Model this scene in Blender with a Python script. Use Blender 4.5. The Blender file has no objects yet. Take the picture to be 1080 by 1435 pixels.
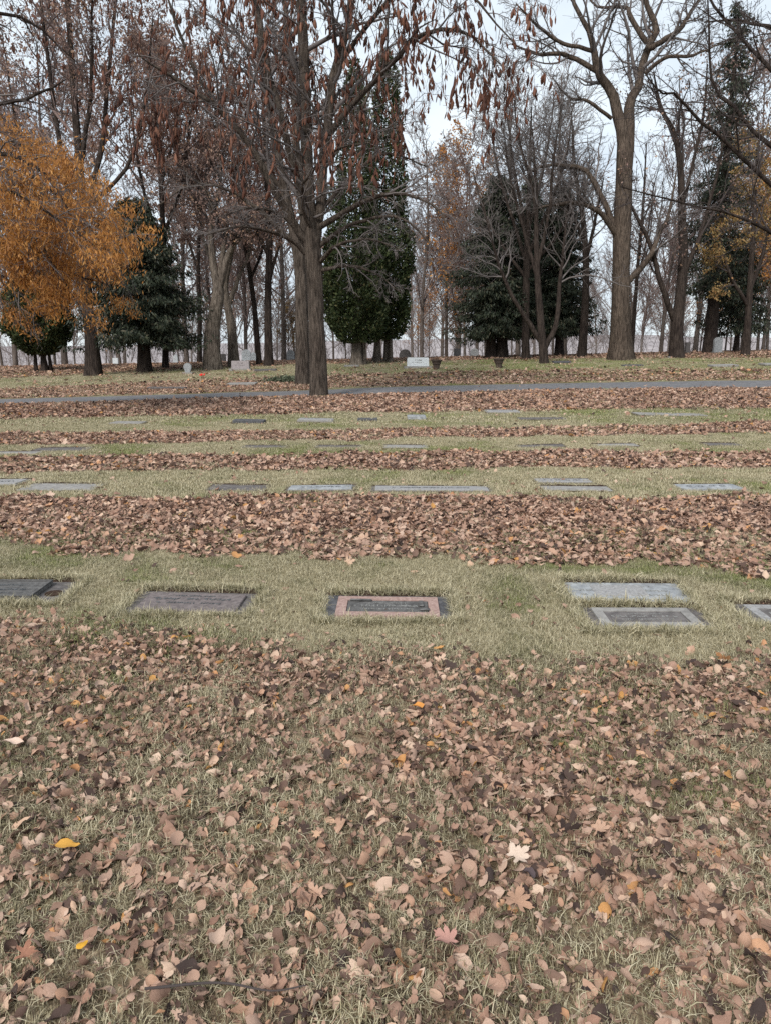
import bpy, math, random
import numpy as np
from mathutils import Vector, Matrix
R = math.radians
scene = bpy.context.scene

# ---------------------------------------------------------------- camera
F = 1000.0; CX = 540.0; CY = 717.5; HC = 1.55
PITCH = math.atan((CY - 515.0) / F)
cd = bpy.data.cameras.new('camera'); cam = bpy.data.objects.new('camera', cd)
scene.collection.objects.link(cam); scene.camera = cam
cam.location = (0, 0, HC); cam.rotation_euler = (math.pi/2 - PITCH, 0, 0)
cd.sensor_fit = 'VERTICAL'; cd.sensor_height = 36; cd.sensor_width = 36
cd.lens = 36 * F / 1435.0; cd.clip_start = 0.05; cd.clip_end = 3000
# ---------------------------------------------------------------- world: bright overcast
SUN_EL, SUN_ROT = R(42), R(205)
w = bpy.data.worlds.new('World'); scene.world = w; w.use_nodes = True
nt = w.node_tree; nt.nodes.clear()
out = nt.nodes.new('ShaderNodeOutputWorld'); bg = nt.nodes.new('ShaderNodeBackground')
sky = nt.nodes.new('ShaderNodeTexSky'); sky.sky_type = 'NISHITA'; sky.sun_disc = False
sky.sun_elevation = SUN_EL; sky.sun_rotation = SUN_ROT; sky.air_density = 1.0; sky.dust_density = 2.0
tc = nt.nodes.new('ShaderNodeTexCoord'); mp = nt.nodes.new('ShaderNodeMapping')
mp.inputs['Scale'].default_value = (1, 1, 2.2)
nz = nt.nodes.new('ShaderNodeTexNoise'); nz.inputs['Scale'].default_value = 2.6
nz.inputs['Detail'].default_value = 6; nz.inputs['Roughness'].default_value = .55
rp = nt.nodes.new('ShaderNodeValToRGB')
rp.color_ramp.elements[0].position = .32; rp.color_ramp.elements[0].color = (4.2, 4.8, 5.5, 1)
rp.color_ramp.elements[1].position = .68; rp.color_ramp.elements[1].color = (6.6, 7.15, 7.35, 1)
mx = nt.nodes.new('ShaderNodeMix'); mx.data_type = 'RGBA'; mx.inputs[0].default_value = .86
L = nt.links.new
L(tc.outputs['Generated'], mp.inputs[0]); L(mp.outputs[0], nz.inputs['Vector']); L(nz.outputs[0], rp.inputs[0])
L(sky.outputs[0], mx.inputs[6]); L(rp.outputs[0], mx.inputs[7]); L(mx.outputs[2], bg.inputs[0])
bg.inputs[1].default_value = 0.1; L(bg.outputs[0], out.inputs[0])
sd = bpy.data.lights.new('sun', 'SUN'); sun = bpy.data.objects.new('sun', sd); scene.collection.objects.link(sun)
sd.energy = 2.3; sd.angle = R(14); sd.color = (1, .96, .9)
sdir = Vector((math.sin(SUN_ROT)*math.cos(SUN_EL), math.cos(SUN_ROT)*math.cos(SUN_EL), math.sin(SUN_EL)))
sun.rotation_euler = sdir.to_track_quat('Z', 'Y').to_euler(); sun.location = (0, -10, 30)
vs = scene.view_settings; vs.view_transform = 'Standard'; vs.look = 'None'; vs.exposure = 0.78; vs.gamma = 1
vs.use_curve_mapping = False
scene.cycles.max_bounces = 5; scene.cycles.diffuse_bounces = 3; scene.cycles.transparent_max_bounces = 8
scene.cycles.transmission_bounces = 3; scene.cycles.glossy_bounces = 2
scene.cycles.use_denoising = False

# ---------------------------------------------------------------- numpy helpers
rng = np.random.default_rng(11)
def smooth(a, b, t):
    t = np.clip((t - a) / (b - a), 0, 1); return t * t * (3 - 2 * t)
_lat = np.random.default_rng(5).random((256, 256))
def vnoise(x, y, s=1.0, o=0):
    x = np.asarray(x) * s + 37.3 + o * 17.1; y = np.asarray(y) * s + 91.7 + o * 7.7
    xi = np.floor(x).astype(int); yi = np.floor(y).astype(int); fx = x - xi; fy = y - yi
    fx = fx*fx*(3-2*fx); fy = fy*fy*(3-2*fy)
    g = lambda a, b: _lat[a % 256, b % 256]
    return (g(xi, yi)*(1-fx)+g(xi+1, yi)*fx)*(1-fy) + (g(xi, yi+1)*(1-fx)+g(xi+1, yi+1)*fx)*fy
def fbm(x, y, s=1.0, o=0):
    return vnoise(x, y, s, o)*.5 + vnoise(x, y, s*2.1, o+3)*.3 + vnoise(x, y, s*4.3, o+5)*.2
# terrain: gentle slope up to a low rise, falling away beyond
_D = np.array([-50, 0, 10, 20, 26, 29.5, 33, 42, 50, 56, 70, 100, 160, 400, 2500], float)
_Z = np.array([-.6, 0, .2, .39, .52, .66, .86, 1.5, 2.03, 2.2, 2.1, 1.2, 0, -2, -6], float)
_df = np.arange(-50, 400, .25); _zf = np.interp(_df, _D, _Z)
_k = np.hanning(25); _k /= _k.sum(); _zf = np.convolve(np.pad(_zf, 12, mode='edge'), _k, 'valid')
def gz(x, y):
    x = np.asarray(x, float); y = np.asarray(y, float)
    z = np.where(y < 399, np.interp(y, _df, _zf), np.interp(y, _D, _Z))
    z = z + .021 * np.clip(x, -45, 45) * smooth(14, 42, y)
    z = z + (fbm(x, y, .35, 1) - .5) * .07 * smooth(3, 10, y) + (fbm(x, y, 1.3, 2) - .5) * .018
    return z
def ray(px, py):
    u = (px - CX) / F; v = (CY - py) / F
    return u, math.cos(PITCH) + v * math.sin(PITCH), -math.sin(PITCH) + v * math.cos(PITCH)
def atD(px, py, D):                       # world point on a sight line at distance D
    u, dy, dz = ray(px, py); t = D / dy
    return Vector((u * t, D, HC + dz * t))
_ds = np.geomspace(1.2, 75, 1500)
def hit(px, py):
    u, dy, dz = ray(px, py); t = _ds / dy
    zz = HC + dz * t; g = gz(u * t, _ds); k = np.argmax(zz <= g)
    if k == 0: k = int(np.argmin(zz - g))
    return float(u * t[k]), float(_ds[k]), float(g[k])
def base(px, D):                          # ground point under image column px at distance D
    x = (px - CX) / F * D
    for _ in range(4):
        z = float(gz(x, D)); dep = D * math.cos(PITCH) - (z - HC) * math.sin(PITCH); x = (px - CX) / F * dep
    return Vector((x, D, float(gz(x, D))))
def line(pts, deg=2):
    h = np.array([hit(*p)[:2] for p in pts]); lim = h[:, 0].min() * 1.3, h[:, 0].max() * 1.3
    c = np.polyfit(h[:, 0], h[:, 1], min(deg, len(pts) - 1))
    return lambda x: np.polyval(c, np.clip(x, *lim))

# ---------------------------------------------------------------- object helpers
def mesh_np(name, verts, faces):          # faces: (M,3) or (M,4) int array, or list of such
    if not isinstance(faces, list): faces = [faces]
    me = bpy.data.meshes.new(name); verts = np.asarray(verts, np.float32)
    me.vertices.add(len(verts)); me.vertices.foreach_set('co', verts.ravel())
    faces = [np.asarray(f, np.int32) for f in faces if len(f)]
    loops = np.concatenate([f.ravel() for f in faces]); tot = np.concatenate([np.full(len(f), f.shape[1], np.int32) for f in faces])
    st = np.concatenate([[0], np.cumsum(tot)[:-1]]).astype(np.int32)
    me.loops.add(len(loops)); me.loops.foreach_set('vertex_index', loops)
    me.polygons.add(len(tot)); me.polygons.foreach_set('loop_start', st); me.polygons.foreach_set('loop_total', tot)
    me.polygons.foreach_set('use_smooth', np.ones(len(tot), bool))
    me.update(calc_edges=True); return me
def link(name, me, mat=None, parent=None, **props):
    o = bpy.data.objects.new(name, me); scene.collection.objects.link(o)
    if mat is not None and me is not None and len(me.materials) == 0: me.materials.append(mat)
    if parent is not None: o.parent = parent
    for k, v in props.items(): o[k] = v
    return o
def thing(name, loc, label, cat, group=None, rz=0):
    o = bpy.data.objects.new(name, None); scene.collection.objects.link(o)
    o.location = loc; o.rotation_euler = (0, 0, rz); o.empty_display_size = .2
    o['label'] = label; o['category'] = cat
    if group: o['group'] = group
    return o
def flat(me): me.polygons.foreach_set('use_smooth', np.zeros(len(me.polygons), bool)); return me
import bmesh
def bm_mesh(name, bm):
    me = bpy.data.meshes.new(name); bm.to_mesh(me); bm.free(); return me
def box_bm(bm, cx, cy, cz, sx, sy, sz, bev=0.0, seg=1, jit=0.0, rnd=None):
    r = bmesh.ops.create_cube(bm, size=1); vs_ = r['verts']
    for v in vs_: v.co = Vector((cx + v.co.x*sx, cy + v.co.y*sy, cz + v.co.z*sz))
    if bev:
        ed = list({e for v in vs_ for e in v.link_edges})
        bmesh.ops.bevel(bm, geom=ed, offset=bev, segments=seg, affect='EDGES')

# ---------------------------------------------------------------- materials
def mat(name, rough=.85, spec=.2):
    m = bpy.data.materials.new(name); m.use_nodes = True
    b = m.node_tree.nodes['Principled BSDF']; b.inputs['Roughness'].default_value = rough
    b.inputs['Specular IOR Level'].default_value = spec
    return m, m.node_tree, b
def ramp(n, stops):
    r = n.nodes.new('ShaderNodeValToRGB'); e = r.color_ramp.elements
    while len(e) < len(stops): e.new(.5)
    for i, (p, c) in enumerate(stops): e[i].position = p; e[i].color = (*c, 1)
    return r
def noise_mat(name, stops, scale=8, rough=.85, spec=.2, stretch=(1, 1, 1), bump=.3, bd=.01, detail=6, coord='Object', bscale=None):
    m, n, b = mat(name, rough, spec)
    t = n.nodes.new('ShaderNodeTexCoord'); mp = n.nodes.new('ShaderNodeMapping'); mp.inputs['Scale'].default_value = stretch
    z = n.nodes.new('ShaderNodeTexNoise'); z.inputs['Scale'].default_value = scale; z.inputs['Detail'].default_value = detail
    z.inputs['Roughness'].default_value = .65
    r = ramp(n, stops); k = n.links.new
    k(t.outputs[coord], mp.inputs[0]); k(mp.outputs[0], z.inputs['Vector']); k(z.outputs[0], r.inputs[0]); k(r.outputs[0], b.inputs['Base Color'])
    if bump:
        bp = n.nodes.new('ShaderNodeBump'); bp.inputs['Strength'].default_value = bump; bp.inputs['Distance'].default_value = bd
        src = z
        if bscale:
            src = n.nodes.new('ShaderNodeTexNoise'); src.inputs['Scale'].default_value = bscale; src.inputs['Detail'].default_value = 5
            k(mp.outputs[0], src.inputs['Vector'])
        k(src.outputs[0], bp.inputs['Height']); k(bp.outputs[0], b.inputs['Normal'])
    return m
def bark(name, dark, light, tint=None):
    m, n, b = mat(name, .95, .1)
    t = n.nodes.new('ShaderNodeTexCoord'); mp = n.nodes.new('ShaderNodeMapping'); mp.inputs['Scale'].default_value = (9, 9, 1.3)
    z = n.nodes.new('ShaderNodeTexNoise'); z.inputs['Scale'].default_value = 1.6; z.inputs['Detail'].default_value = 8; z.inputs['Roughness'].default_value = .7
    z2 = n.nodes.new('ShaderNodeTexNoise'); z2.inputs['Scale'].default_value = .8; z2.inputs['Detail'].default_value = 3
    r = ramp(n, [(.38, dark), (.52, tuple((a+c)/2 for a, c in zip(dark, light))), (.66, light)])
    r2 = ramp(n, [(.35, (.75, .72, .70)), (.7, (1.12, 1.1, 1.05))])
    mm = n.nodes.new('ShaderNodeMix'); mm.data_type = 'RGBA'; mm.blend_type = 'MULTIPLY'; mm.inputs[0].default_value = 1
    k = n.links.new
    k(t.outputs['Object'], mp.inputs[0]); k(mp.outputs[0], z.inputs['Vector']); k(t.outputs['Object'], z2.inputs['Vector'])
    k(z.outputs[0], r.inputs[0]); k(z2.outputs[0], r2.inputs[0]); k(r.outputs[0], mm.inputs[6]); k(r2.outputs[0], mm.inputs[7])
    k(mm.outputs[2], b.inputs['Base Color'])
    bp = n.nodes.new('ShaderNodeBump'); bp.inputs['Strength'].default_value = 1.0; bp.inputs['Distance'].default_value = .11
    k(z.outputs[0], bp.inputs['Height']); k(bp.outputs[0], b.inputs['Normal'])
    return m
def plain(name, c, rough=.9):
    m, n, b = mat(name, rough, .15); b.inputs['Base Color'].default_value = (*c, 1); return m
def leafy(name, stops, src='island', trans=.35, rough=.6, spec=.25, vein=False):
    """colour varies leaf by leaf; some light passes through"""
    m, n, b = mat(name, rough, spec); k = n.links.new
    if src == 'island':
        g = n.nodes.new('ShaderNodeNewGeometry'); o = g.outputs['Random Per Island']
    else:
        g = n.nodes.new('ShaderNodeObjectInfo'); o = g.outputs['Random']
    r = ramp(n, stops); k(o, r.inputs[0]); col = r.outputs[0]
    if vein:
        t = n.nodes.new('ShaderNodeTexCoord'); z = n.nodes.new('ShaderNodeTexNoise'); z.inputs['Scale'].default_value = 45; z.inputs['Detail'].default_value = 4
        r2 = ramp(n, [(.3, (.7, .66, .62)), (.65, (1.15, 1.12, 1.1))]); mm = n.nodes.new('ShaderNodeMix'); mm.data_type = 'RGBA'; mm.blend_type = 'MULTIPLY'; mm.inputs[0].default_value = 1
        k(t.outputs['Object'], z.inputs['Vector']); k(z.outputs[0], r2.inputs[0]); k(col, mm.inputs[6]); k(r2.outputs[0], mm.inputs[7]); col = mm.outputs[2]
        bp = n.nodes.new('ShaderNodeBump'); bp.inputs['Strength'].default_value = .35; bp.inputs['Distance'].default_value = .003
        k(z.outputs[0], bp.inputs['Height']); k(bp.outputs[0], b.inputs['Normal'])
    k(col, b.inputs['Base Color'])
    if trans:
        tr = n.nodes.new('ShaderNodeBsdfTranslucent'); ms = n.nodes.new('ShaderNodeMixShader'); ms.inputs[0].default_value = trans
        k(col, tr.inputs[0]); k(b.outputs[0], ms.inputs[1]); k(tr.outputs[0], ms.inputs[2])
        k(ms.outputs[0], n.nodes['Material Output'].inputs[0])
    return m
BARK_HERO = bark('grey_brown_bark', (.032, .026, .022), (.155, .128, .11))
BARK_DARK = bark('dark_bark', (.018, .014, .013), (.08, .063, .055))
BARK_PALE = bark('pale_bark', (.06, .05, .042), (.25, .215, .185))
BARK_FAR = bark('far_hazed_bark', (.07, .058, .052), (.20, .17, .155))  # lightened grey bark, distance haze mixed into the colour
BARK_BIG = bark('cottonwood_bark', (.034, .027, .022), (.165, .13, .107))
TWIG_GREY = plain('grey_twigs', (.125, .11, .106)); TWIG_DARK = plain('dark_twigs', (.055, .045, .043))
TWIG_RED = plain('reddish_twigs', (.17, .125, .115)); TWIG_FAR = plain('far_hazed_twigs', (.22, .19, .185))  # far twigs are paler: air haze is put into their colour
HANG = leafy('dry_hanging_leaf', [(0, (.075, .032, .022)), (.5, (.14, .06, .04)), (1, (.21, .10, .065))], 'object', .2, .8)
HANG_I = leafy('dry_hanging_leaf_mass', [(0, (.075, .032, .022)), (.5, (.14, .06, .04)), (1, (.21, .10, .065))], 'island', .2, .8)
ORANGE = leafy('orange_leaf', [(0, (.24, .10, .035)), (.4, (.44, .195, .05)), (.75, (.52, .25, .075)), (.93, (.56, .31, .11)), (1, (.25, .12, .06))], trans=.4)
BROWNLEAF = leafy('red_brown_leaf', [(0, (.15, .10, .085)), (.5, (.28, .18, .15)), (.85, (.37, .255, .21)), (1, (.46, .29, .17))], trans=.4)
YELLOWLEAF = leafy('yellow_olive_leaf', [(0, (.22, .17, .07)), (.6, (.33, .22, .09)), (1, (.36, .19, .08))], trans=.4)
SPRUCE = leafy('spruce_needle', [(0, (.012, .018, .011)), (.6, (.025, .034, .021)), (.9, (.052, .060, .036)), (1, (.11, .095, .065))], trans=.1)
ARBOR = leafy('arborvitae_spray', [(0, (.016, .026, .010)), (.5, (.033, .048, .018)), (.9, (.068, .085, .032)), (1, (.12, .105, .05))], trans=.1)

# ================================================================ GROUND
bandsN = {}
pathN = line([(0, 568), (350, 558), (720, 548), (1080, 544)]); pathF = line([(0, 559), (350, 549), (720, 538), (1080, 532)])
fgF = line([(0, 868), (200, 898), (540, 915), (1080, 922)])
B = [(line([(0, 768), (270, 776), (540, 792), (800, 797), (1080, 803)]), line([(0, 696), (540, 698), (1080, 701)]), 1.0),
     (line([(0, 662), (540, 661), (1080, 657)]), line([(0, 640), (540, 637), (1080, 632)]), 1.0),
     (line([(0, 624), (540, 616), (1080, 608)]), line([(0, 607), (540, 603), (1080, 593)]), 1.0),
     (line([(0, 588), (540, 578), (1080, 573)]), lambda x: pathN(x) + .1, 1.0),
     (lambda x: pathF(x) - .1, line([(0, 546), (540, 524), (1080, 519)]), .62),
     (line([(0, 531), (540, 508), (1080, 502)]), lambda x: np.asarray(x) * 0 + 90, .75)]
def density(x, y):
    """0..1 cover of fallen leaves"""
    wob = (fbm(x, y, 1.1, 3) - .5) * .75 + (vnoise(x, y, 7, 4) - .5) * .22
    far = smooth(8, 30, y); yy = y + wob * (1 + 1.5 * far); e = .07 + .3 * far
    d = np.zeros_like(yy)
    fg = 1 - smooth(0, .42, y + wob * .8 - fgF(x) + .30)
    cover = .47 + .50 * smooth(.40, .64, fbm(x, y, 1.4, 8)) + .16 * smooth(-.3, 1.6, x) + .14 * smooth(2.3, 3.4, y)
    d = np.maximum(d, fg * np.clip(cover, 0, 1))
    for n, f, a in B:
        nn = n(x); ff = f(x)
        d = np.maximum(d, a * (.72 + .28*smooth(.3, .5, fbm(x, y, 1.6, 18))) * smooth(-e, e, yy - nn) * (1 - smooth(-e, e, yy - ff)))
    d = np.maximum(d, .018 + .10 * smooth(20, 34, y) * smooth(.35, .6, fbm(x, y, .7, 6)))
    return d
def onpath(x, y): return (y > pathN(x)) & (y < pathF(x))

# flat grave markers: (centre px, centre py, width m, depth m, rotation) -> rectangles used to keep grass off
RECTS = []
def in_rects(x, y, grow=0.0, back=0.0):
    m = np.zeros(np.shape(x), bool)
    for cx, cy, hw, hd, a in RECTS:
        dx = x - cx; dy = y - cy; u = dx*math.cos(a) + dy*math.sin(a); v = -dx*math.sin(a) + dy*math.cos(a)
        m |= (np.abs(u) < hw + grow) & (v > -hd - grow) & (v < hd + grow + (back if cy < 20 else 0))
    return m

def axis(parts):
    a = [np.arange(s, e, st) for s, e, st in parts]; return np.concatenate(a)
gx = axis([(-1500, -100, 200), (-100, -36, 8), (-36, -10, .5), (-10, -5, .25), (-5, 5, .14), (5, 10, .25), (10, 36, .5), (36, 100, 8), (100, 1501, 200)])
gy = axis([(-60, -4, 8), (-4, 1, .5), (1, 9, .1), (9, 34, .2), (34, 62, .4), (62, 120, 3), (120, 400, 20), (400, 2500, 210)])
XX, YY = np.meshgrid(gx, gy); ZZ = gz(XX, YY)
V = np.stack([XX.ravel(), YY.ravel(), ZZ.ravel()], 1); nx = len(gx); ny = len(gy)
ii, jj = np.meshgrid(np.arange(nx-1), np.arange(ny-1)); q = (jj*nx+ii).ravel()
me = mesh_np('ground', V, np.stack([q, q+1, q+nx+1, q+nx], 1))
at = me.attributes.new('litter', 'FLOAT', 'POINT'); at.data.foreach_set('value', density(V[:, 0], V[:, 1]).astype(np.float32))
at = me.attributes.new('green', 'FLOAT', 'POINT')
def greenness(x, y):
    g = smooth(.42, .72, fbm(x, y, .75, 9)) * .5 + .3 * smooth(.4, .65, fbm(x, y, 3.1, 10))
    g = g - .22 * (1 - smooth(3.2, 4.6, y)) + .35 * smooth(-1, 8, x) * smooth(8, 20, y) + .3 * smooth(-.5, -2.2, x) * smooth(4.4, 5.4, y) * (1 - smooth(6, 7, y))
    return np.clip(g + (fbm(x, y, 6.5, 15) - .5)*.5, 0, 1)
at.data.foreach_set('value', greenness(V[:, 0], V[:, 1]).astype(np.float32))
def ground_mat():
    m, n, b = mat('lawn_soil', .95, .05); k = n.links.new
    t = n.nodes.new('ShaderNodeTexCoord')
    def nz(s, d=5):
        z = n.nodes.new('ShaderNodeTexNoise'); z.inputs['Scale'].default_value = s; z.inputs['Detail'].default_value = d; k(t.outputs['Object'], z.inputs['Vector']); return z
    a1 = n.nodes.new('ShaderNodeAttribute'); a1.attribute_name = 'litter'; a2 = n.nodes.new('ShaderNodeAttribute'); a2.attribute_name = 'green'
    z1 = nz(28); z2 = nz(14)
    straw = ramp(n, [(.3, (.085, .07, .045)), (.7, (.34, .30, .20))]); grn = ramp(n, [(.3, (.095, .10, .045)), (.7, (.23, .24, .11))])
    lit = ramp(n, [(.3, (.06, .035, .025)), (.5, (.17, .10, .07)), (.72, (.33, .21, .155))])
    k(z1.outputs[0], straw.inputs[0]); k(z1.outputs[0], grn.inputs[0]); k(z2.outputs[0], lit.inputs[0])
    m1 = n.nodes.new('ShaderNodeMix'); m1.data_type = 'RGBA'; k(a2.outputs['Fac'], m1.inputs[0]); k(straw.outputs[0], m1.inputs[6]); k(grn.outputs[0], m1.inputs[7])
    m2 = n.nodes.new('ShaderNodeMix'); m2.data_type = 'RGBA'; k(a1.outputs['Fac'], m2.inputs[0]); k(m1.outputs[2], m2.inputs[6]); k(lit.outputs[0], m2.inputs[7])
    k(m2.outputs[2], b.inputs['Base Color'])
    bp = n.nodes.new('ShaderNodeBump'); bp.inputs['Strength'].default_value = .8; bp.inputs['Distance'].default_value = .03
    k(z1.outputs[0], bp.inputs['Height']); k(bp.outputs[0], b.inputs['Normal']); return m
ground = link('ground', me, ground_mat(), kind='structure')

# low wooded hill far behind, closing the view under the trees; haze painted into its grey-mauve
hx = np.linspace(-600, 600, 61); hy = np.linspace(260, 620, 13); HX, HY = np.meshgrid(hx, hy)
HZ = -4 + (14 + 7*fbm(HX, HY, .008, 3) + 4*smooth(-60, 160, HX)) * np.sin(np.clip((HY-260)/360, 0, 1)*math.pi)**.7 + vnoise(HX, HY, .09, 5)*2.2
ii, jj = np.meshgrid(np.arange(60), np.arange(12)); q = (jj*61+ii).ravel()
link('hill', mesh_np('hill', np.stack([HX.ravel(), HY.ravel(), HZ.ravel()], 1), np.stack([q, q+1, q+62, q+61], 1)),
     noise_mat('hazed_bare_woodland', [(.3, (.20, .18, .185)), (.5, (.28, .255, .26)), (.7, (.36, .33, .33))], .12, 1, .02, stretch=(1, 1, .4), bump=.5, bd=.6), kind='structure')

# asphalt path across the rise
px_ = np.concatenate([np.arange(-36, 36.1, .5)]); rows = 7
pts = []
for i in range(rows):
    t = i / (rows - 1); y = pathN(px_) * (1 - t) + pathF(px_) * t
    y = y + ((vnoise(px_, px_*0, 1.3, i) - .5) * .18 if i in (0, rows-1) else 0)
    pts.append(np.stack([px_, y, gz(px_, y) + .012 + .02 * (1 - (2*t-1)**2) - (.03 if i in (0, rows-1) else 0)], 1))
V = np.concatenate(pts); n_ = len(px_); ii, jj = np.meshgrid(np.arange(n_-1), np.arange(rows-1)); q = (jj*n_+ii).ravel()
link('path', mesh_np('path', V, np.stack([q, q+1, q+n_+1, q+n_], 1)),
     noise_mat('asphalt', [(.3, (.085, .083, .088)), (.5, (.13, .127, .132)), (.7, (.17, .165, .17))], 5, .9, .2, bump=.5, bd=.01, bscale=60), kind='structure')

# ================================================================ GRAVE MARKERS
GR_MAUVE = noise_mat('mauve_brown_stone', [(.3, (.075, .062, .062)), (.5, (.13, .108, .105)), (.72, (.20, .17, .165))], 30, .7, .3, bump=.2, bd=.003)
GR_PINK = noise_mat('pink_granite', [(.3, (.18, .115, .10)), (.5, (.29, .195, .17)), (.72, (.38, .28, .25))], 60, .75, .15, bump=.15, bd=.002)
GR_GREY = noise_mat('grey_granite', [(.3, (.155, .152, .15)), (.5, (.245, .24, .24)), (.72, (.35, .345, .34))], 50, .8, .15, bump=.15, bd=.002)
GR_BLUE = noise_mat('blue_grey_granite', [(.25, (.13, .135, .145)), (.5, (.24, .25, .26)), (.75, (.40, .41, .415))], 14, .8, .15, bump=.2, bd=.003, bscale=90)
CONC = noise_mat('weathered_concrete', [(.3, (.06, .055, .055)), (.5, (.11, .10, .098)), (.75, (.18, .165, .158))], 16, .9, .15, bump=.35, bd=.004, bscale=70)
CONC_L = noise_mat('pale_concrete', [(.3, (.15, .142, .135)), (.5, (.23, .22, .21)), (.75, (.32, .31, .29))], 16, .9, .15, bump=.35, bd=.004, bscale=70)
SLATE = noise_mat('dark_slate', [(.3, (.042, .042, .046)), (.5, (.08, .08, .086)), (.75, (.14, .14, .145))], 22, .85, .15, bump=.3, bd=.003)
BRONZE = noise_mat('weathered_bronze', [(.3, (.045, .043, .042)), (.5, (.085, .082, .08)), (.75, (.15, .145, .14))], 30, .7, .2, bump=.3, bd=.002)
LETTER = noise_mat('worn_lettering', [(.3, (.15, .15, .145)), (.7, (.26, .26, .25))], 40, .6, .3, bump=0)
LETTER_D = noise_mat('dark_lettering', [(.3, (.05, .055, .06)), (.7, (.12, .125, .13))], 40, .6, .3, bump=0)
SOIL = noise_mat('bare_soil', [(.3, (.022, .015, .011)), (.6, (.06, .04, .03)), (.8, (.11, .08, .055))], 40, 1, .05, bump=.8, bd=.02)
def slab(w, d, h, z0, cx=0, cy=0, bev=.004):
    bm = bmesh.new(); box_bm(bm, cx, cy, z0 + h/2, w, d, h, bev); return bm_mesh('slab', bm)
def frame_mesh(w, d, t, h, z0):
    bm = bmesh.new()
    box_bm(bm, 0, d/2 - t/2, z0+h/2, w, t, h); box_bm(bm, 0, -d/2 + t/2, z0+h/2, w, t, h)
    box_bm(bm, -w/2 + t/2, 0, z0+h/2, t, d-2*t, h); box_bm(bm, w/2 - t/2, 0, z0+h/2, t, d-2*t, h); return bm_mesh('frame', bm)
def strokes(w, rows_, z, r, size=.03):
    """worn, unreadable raised lettering: small separate strokes in rows"""
    bm = bmesh.new()
    for (yc, frac, s) in rows_:
        x = -w*frac/2
        while x < w*frac/2:
            if r.random() > .14:
                n = r.choice([2, 3, 3])
                for k in range(n):
                    ang = r.choice([0, math.pi/2, math.pi/2, .6, -.6]); l = s*r.uniform(.5, .95); t = s*.16
                    ox = x + r.uniform(-.25, .25)*s; oy = yc + r.uniform(-.3, .3)*s
                    ww, hh = (l, t) if abs(ang) < .1 else (t, l)
                    rr = bmesh.ops.create_cube(bm, size=1)['verts']; ca, sa = math.cos(ang if abs(ang) < 1 else 0), math.sin(ang if abs(ang) < 1 else 0)
                    for v in rr:
                        a_, b_ = v.co.x*ww, v.co.y*hh; v.co = Vector((ox + a_*ca - b_*sa, oy + a_*sa + b_*ca, z + (v.co.z+.5)*.003))
            x += s * .85
    return bm_mesh('inscription', bm)
def rim_mesh(w, d, r, width=.042, hgt=.030):
    n = 60; vs_ = []; fs = []
    per = 2*(w+d)
    for i in range(n):
        s = per*i/n
        if s < w: p = (-w/2+s, -d/2); o = (0, -1)
        elif s < w+d: p = (w/2, -d/2+s-w); o = (1, 0)
        elif s < 2*w+d: p = (w/2-(s-w-d), d/2); o = (0, 1)
        else: p = (-w/2, d/2-(s-2*w-d)); o = (-1, 0)
        k = width*r.uniform(.5, 1.5)*(1.9 if o == (0, 1) else .35 if o == (0, -1) else .8)
        hg = hgt*(1 if o == (0, 1) else .25 if o == (0, -1) else .6); ot = .05 if o == (0, 1) else .0
        vs_ += [(p[0], p[1], .004), (p[0]+o[0]*k*.45+r.uniform(-.008, .008), p[1]+o[1]*k*.45, hg*r.uniform(.6, 1.15)), (p[0]+o[0]*(k+ot), p[1]+o[1]*(k+ot), -.006)]
    for i in range(n):
        a = 3*i; b_ = 3*((i+1) % n); fs += [(a, b_, b_+1, a+1), (a+1, b_+1, b_+2, a+2)]
    return mesh_np('soil_rim', np.array(vs_), np.array(fs))
GM = 'flat grave markers set in the lawn'
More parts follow.
